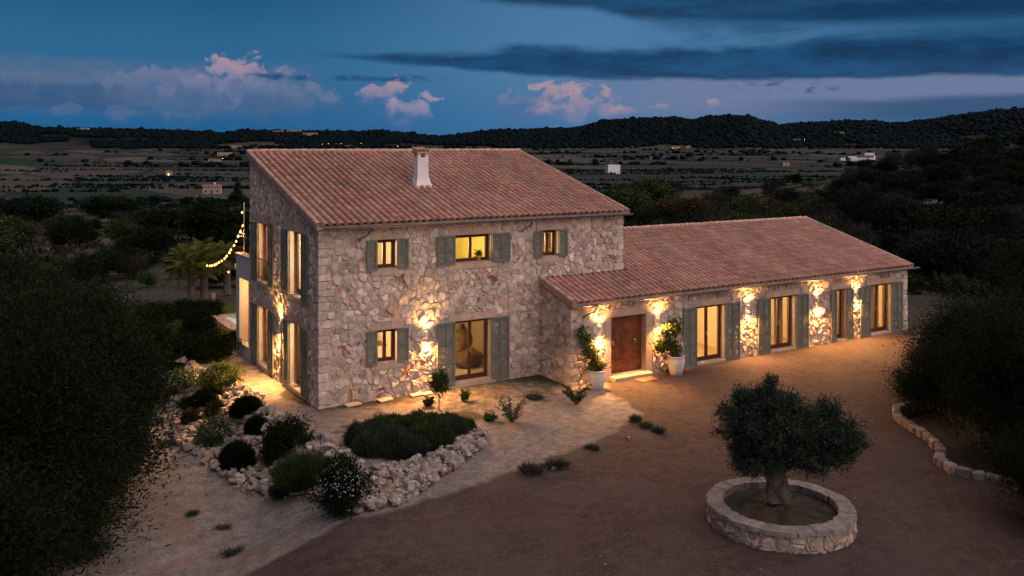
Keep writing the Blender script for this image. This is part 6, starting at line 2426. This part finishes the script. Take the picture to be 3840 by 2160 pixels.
# undergrowth on the near slopes
N = 5200
az = np.concatenate([r.uniform(-.6, -.22, N // 3), r.uniform(.08, .62, N - N // 3)])
ds = np.exp(r.uniform(math.log(58), math.log(420), N))
X = CAM[0] + ds * (np.cos(az) * FW[0] + np.sin(az) * RT[0])
Y = CAM[1] + ds * (np.cos(az) * FW[1] + np.sin(az) * RT[1])
ok = ~((X > -3) & (X < 33) & (Y > -5) & (Y < 19)) & (_noise2(X * .05, Y * .05, 41) > -.18)
for bx, by, s in BLOTCH: ok &= np.hypot(X - bx, Y - by) > s * .7
X, Y = X[ok], Y[ok]
h = r.uniform(.4, 1.5, len(X))
base = np.stack([X, Y, terr(X, Y)], 1)
BR = leaf_cloud('x', [(0, 0, .3, .55, .55, .35)], 40, .34, M['leaf_far'], 170, asp=.3, clump=.1, per=6, up=.5, hollow=.2)
bv = np.zeros(len(BR.vertices) * 3, np.float32)
BR.vertices.foreach_get('co', bv)
bv = bv.reshape(-1, 3)
V = bv[None] * np.stack([h * 1.7, h * 1.7, h], 1)[:, None, :] + base[:, None, :]
Fq = np.arange(V.shape[0] * V.shape[1]).reshape(-1, 4)
T = np.repeat(r.uniform(.5, 1.4, (len(X), 1)), len(bv) // 4, 0) * np.ones((1, 3))
M['under'] = leafmat('undergrowth_leaves', (0.02, 0.03, 0.016), (0.05, 0.042, 0.03))
tag(link('undergrowth', mesh_np('undergrowth', V.reshape(-1, 3), Fq, [M['under']], T)), kind='stuff')


def farm(px_, py_, w, dep, h, label, wall='farwhite', rot=0.0, roofh=1.2, lit=False, nwin=3, cat='farmhouse', name='farmhouse', flat=False, chim_=False):
    x, y, z, d = G(px_, py_)
    o = empty(name, (x, y, z - .3), YAW - math.pi / 2 + rot, label, cat)
    mb = MB()
    mb.box(-w / 2, w / 2, -dep / 2, dep / 2, -1.5, h)
    if not flat: mb.add([(-w / 2, -dep / 2, h), (-w / 2, dep / 2, h), (-w / 2, 0, h + roofh), (w / 2, -dep / 2, h), (w / 2, dep / 2, h), (w / 2, 0, h + roofh)], [(0, 1, 2), (3, 4, 5)])
    mb.build('wall', M[wall], o)
    mb = MB()
    e = .3
    if flat: mb.box(-w / 2 - .1, w / 2 + .1, -dep / 2 - .1, dep / 2 + .1, h + .003, h + .25)
    else:
        for s in (-1, 1):
            mb.add([(-w / 2 - e, s * (dep / 2 + e), h - .05), (w / 2 + e, s * (dep / 2 + e), h - .05), (w / 2 + e, 0, h + roofh + .1), (-w / 2 - e, 0, h + roofh + .1),
                    (-w / 2 - e, s * (dep / 2 + e), h + .13), (w / 2 + e, s * (dep / 2 + e), h + .13), (w / 2 + e, 0, h + roofh + .28), (-w / 2 - e, 0, h + roofh + .28)],
                   [(0, 1, 2, 3), (4, 5, 6, 7), (0, 1, 5, 4), (0, 3, 7, 4), (1, 2, 6, 5)])
    mb.build('roof', M[wall] if flat else M['farroof'], o)
    if chim_:
        mb = MB()
        mb.box(w * .1, w * .1 + .7, -.4, .3, h, h + 2.6)
        mb.build('chimney', M['farwhite'], o)
    for i in range(nwin):
        mb = MB()
        u = -w / 2 + w * (i + .5) / nwin
        tall = i == nwin // 2
        mb.box(u - .5, u + .5, -dep / 2 - .06, -dep / 2 - .01, .0 if tall else 1.1, 2.2)
        mb.build('door' if tall else 'window', M['farwin'] if lit and i % 2 == 0 else M['farglass'], o)
    return o


farm(534, 487, 9.5, 6, 4.0, 'small pale two level house with a white chimney left of the tall roof', 'farbeige', .2, chim_=True, nwin=3)
x, y, z, d = G(525, 478)
farm(1541, 437, 13, 8, 9, 'white two storey farmhouse beside a dark clump of trees in the valley', 'farwhite', .3, flat=True, nwin=3)
farm(2168, 405, 38, 10, 5, 'long bright white farm building far right in the valley', 'farwhite', .05, flat=True, nwin=5)
farm(2142, 402, 14, 9, 5.5, 'white lit shed left of the long bright farm building', 'farwhite', .1, flat=True, nwin=3, lit=True)
farm(2118, 404, 8, 8, 4.5, 'smallest white box shaped hut left of the lit shed', 'farwhite', .1, flat=True, nwin=1)
farm(2185, 391, 20, 9, 5, 'white building behind the long bright farm building', 'farwhite', .1, flat=True, nwin=3)
farm(1975, 418, 9, 7, 4.5, 'small square beige hut in the middle of the right hand fields', 'farbeige', .1, flat=True, nwin=1)
farm(1699, 374, 26, 10, 6, 'distant farmhouse with one yellow lit window beyond the right fields', 'farbeige', .1, lit=True)
farm(1730, 372, 14, 10, 5, 'distant low house next to the yellow lit farmhouse', 'farbeige', .2)
farm(1557, 370, 14, 10, 5, 'tiny pale house on the far side of the valley above the tall roof edge', 'farbeige', .2, nwin=1)
farm(1640, 400, 7, 6, 4, 'ruined looking beige hut in the right hand fields', 'farbeige', .1, flat=True, nwin=1)
farm(2008, 358, 34, 14, 8, 'pale houses group at the foot of the hills right of centre', 'farbeige', .1, lit=True)
farm(1960, 362, 20, 12, 6, 'low pale house at the foot of the hills, left of the lit one', 'farbeige', .1)
farm(2110, 338, 30, 14, 7, 'isolated pale house half way up the wooded hill', 'farbeige', 0)
farm(540, 411, 16, 10, 5, 'long low beige barn by a lamp in the left fields', 'farbeige', .1, lit=True, nwin=4)
farm(425, 441, 5, 5, 3.5, 'tiny hut with a yellow lit wall in the left fields', 'farbeige', .2, lit=True, nwin=1)
farm(565, 391, 26, 10, 6, 'pale flat farm building at the far edge of the left fields', 'farbeige', .1, flat=True)
farm(590, 372, 34, 12, 7, 'pinkish barn just beyond the left tip of the tall roof', 'farbeige', .05, flat=True)
farm(845, 368, 40, 12, 7, 'pale village house behind the tall roof, left of the chimney', 'farbeige', 0)
farm(880, 372, 24, 12, 7, 'village house with yellow windows behind the tall roof', 'farbeige', 0, lit=True)
farm(210, 331, 34, 16, 12, 'square beige house alone on the dark left slope', 'farbeige', 0, flat=True)
for (x_, y_, w_, lab, lit_) in ((150, 316, 40, 'first lit hilltop house beside a tall conifer', True), (190, 317, 46, 'second hilltop house in the left ridge village', True), (232, 316, 40, 'low pale hilltop house with a bright lamp', True), (262, 312, 52, 'largest hilltop house with a gabled roof', False),
                               (292, 314, 44, 'white roofed hilltop house right of the largest one', False), (440, 324, 70, 'low hilltop houses on the ridge left of centre', False), (740, 333, 52, 'pink lit hilltop villa among pines', False), (700, 334, 36, 'pale hilltop house left of the pink villa', False),
                               (780, 340, 50, 'long wall like building under the hilltop pines', False)):
    farm(x_, y_ + 4, w_, 16, 10, lab, 'farwhite' if 'white' in lab else 'farbeige', rng.uniform(-.2, .2), 4, lit_)
# street lamps in the distant village
for i, (x_, y_) in enumerate(((811, 366), (826, 365), (858, 364), (875, 366), (908, 364), (922, 367), (560, 404), (2024, 356), (2168 - 30, 399), (2200, 400), (1000, 372))):
    x, y, z, d = G(x_, y_ + 3)
    o = empty('street_lamp', (x, y, z), 0, 'tiny glowing street lamp among the distant village houses', 'street lamp', 'distant street lamps')
    k = d / 2600 * .6 + .3
    mb = MB()
    mb.tube([(0, 0, 0), (0, 0, 8 * k)], .12 * k, 6)
    mb.build('pole', M['iron'], o)
    mb = MB()
    mb.lathe([(0, -.6 * k), (.7 * k, -.4 * k), (.8 * k, .1 * k), (0, .5 * k)], 8, (0, 0, 8 * k))
    mb.build('lamp_head', M['streetglow'], o)
# singular crest conifers
for (x_, y_, w_, h_, lab) in ((125, 321, 16, 30, 'pointed conifer on the left ridge beside the hilltop houses'), (604, 328, 26, 26, 'umbrella pine leaning on the ridge left of centre'), (628, 329, 18, 24, 'slim umbrella pine right of the leaning one'), (657, 331, 34, 24, 'wide umbrella pine pair on the ridge')):
    x, y, z, d = G(x_, y_ + 2)
    o = tree_at(x, y, z, w_, h_, 0, lab, None, h_ > 28, 'ridge_pine')
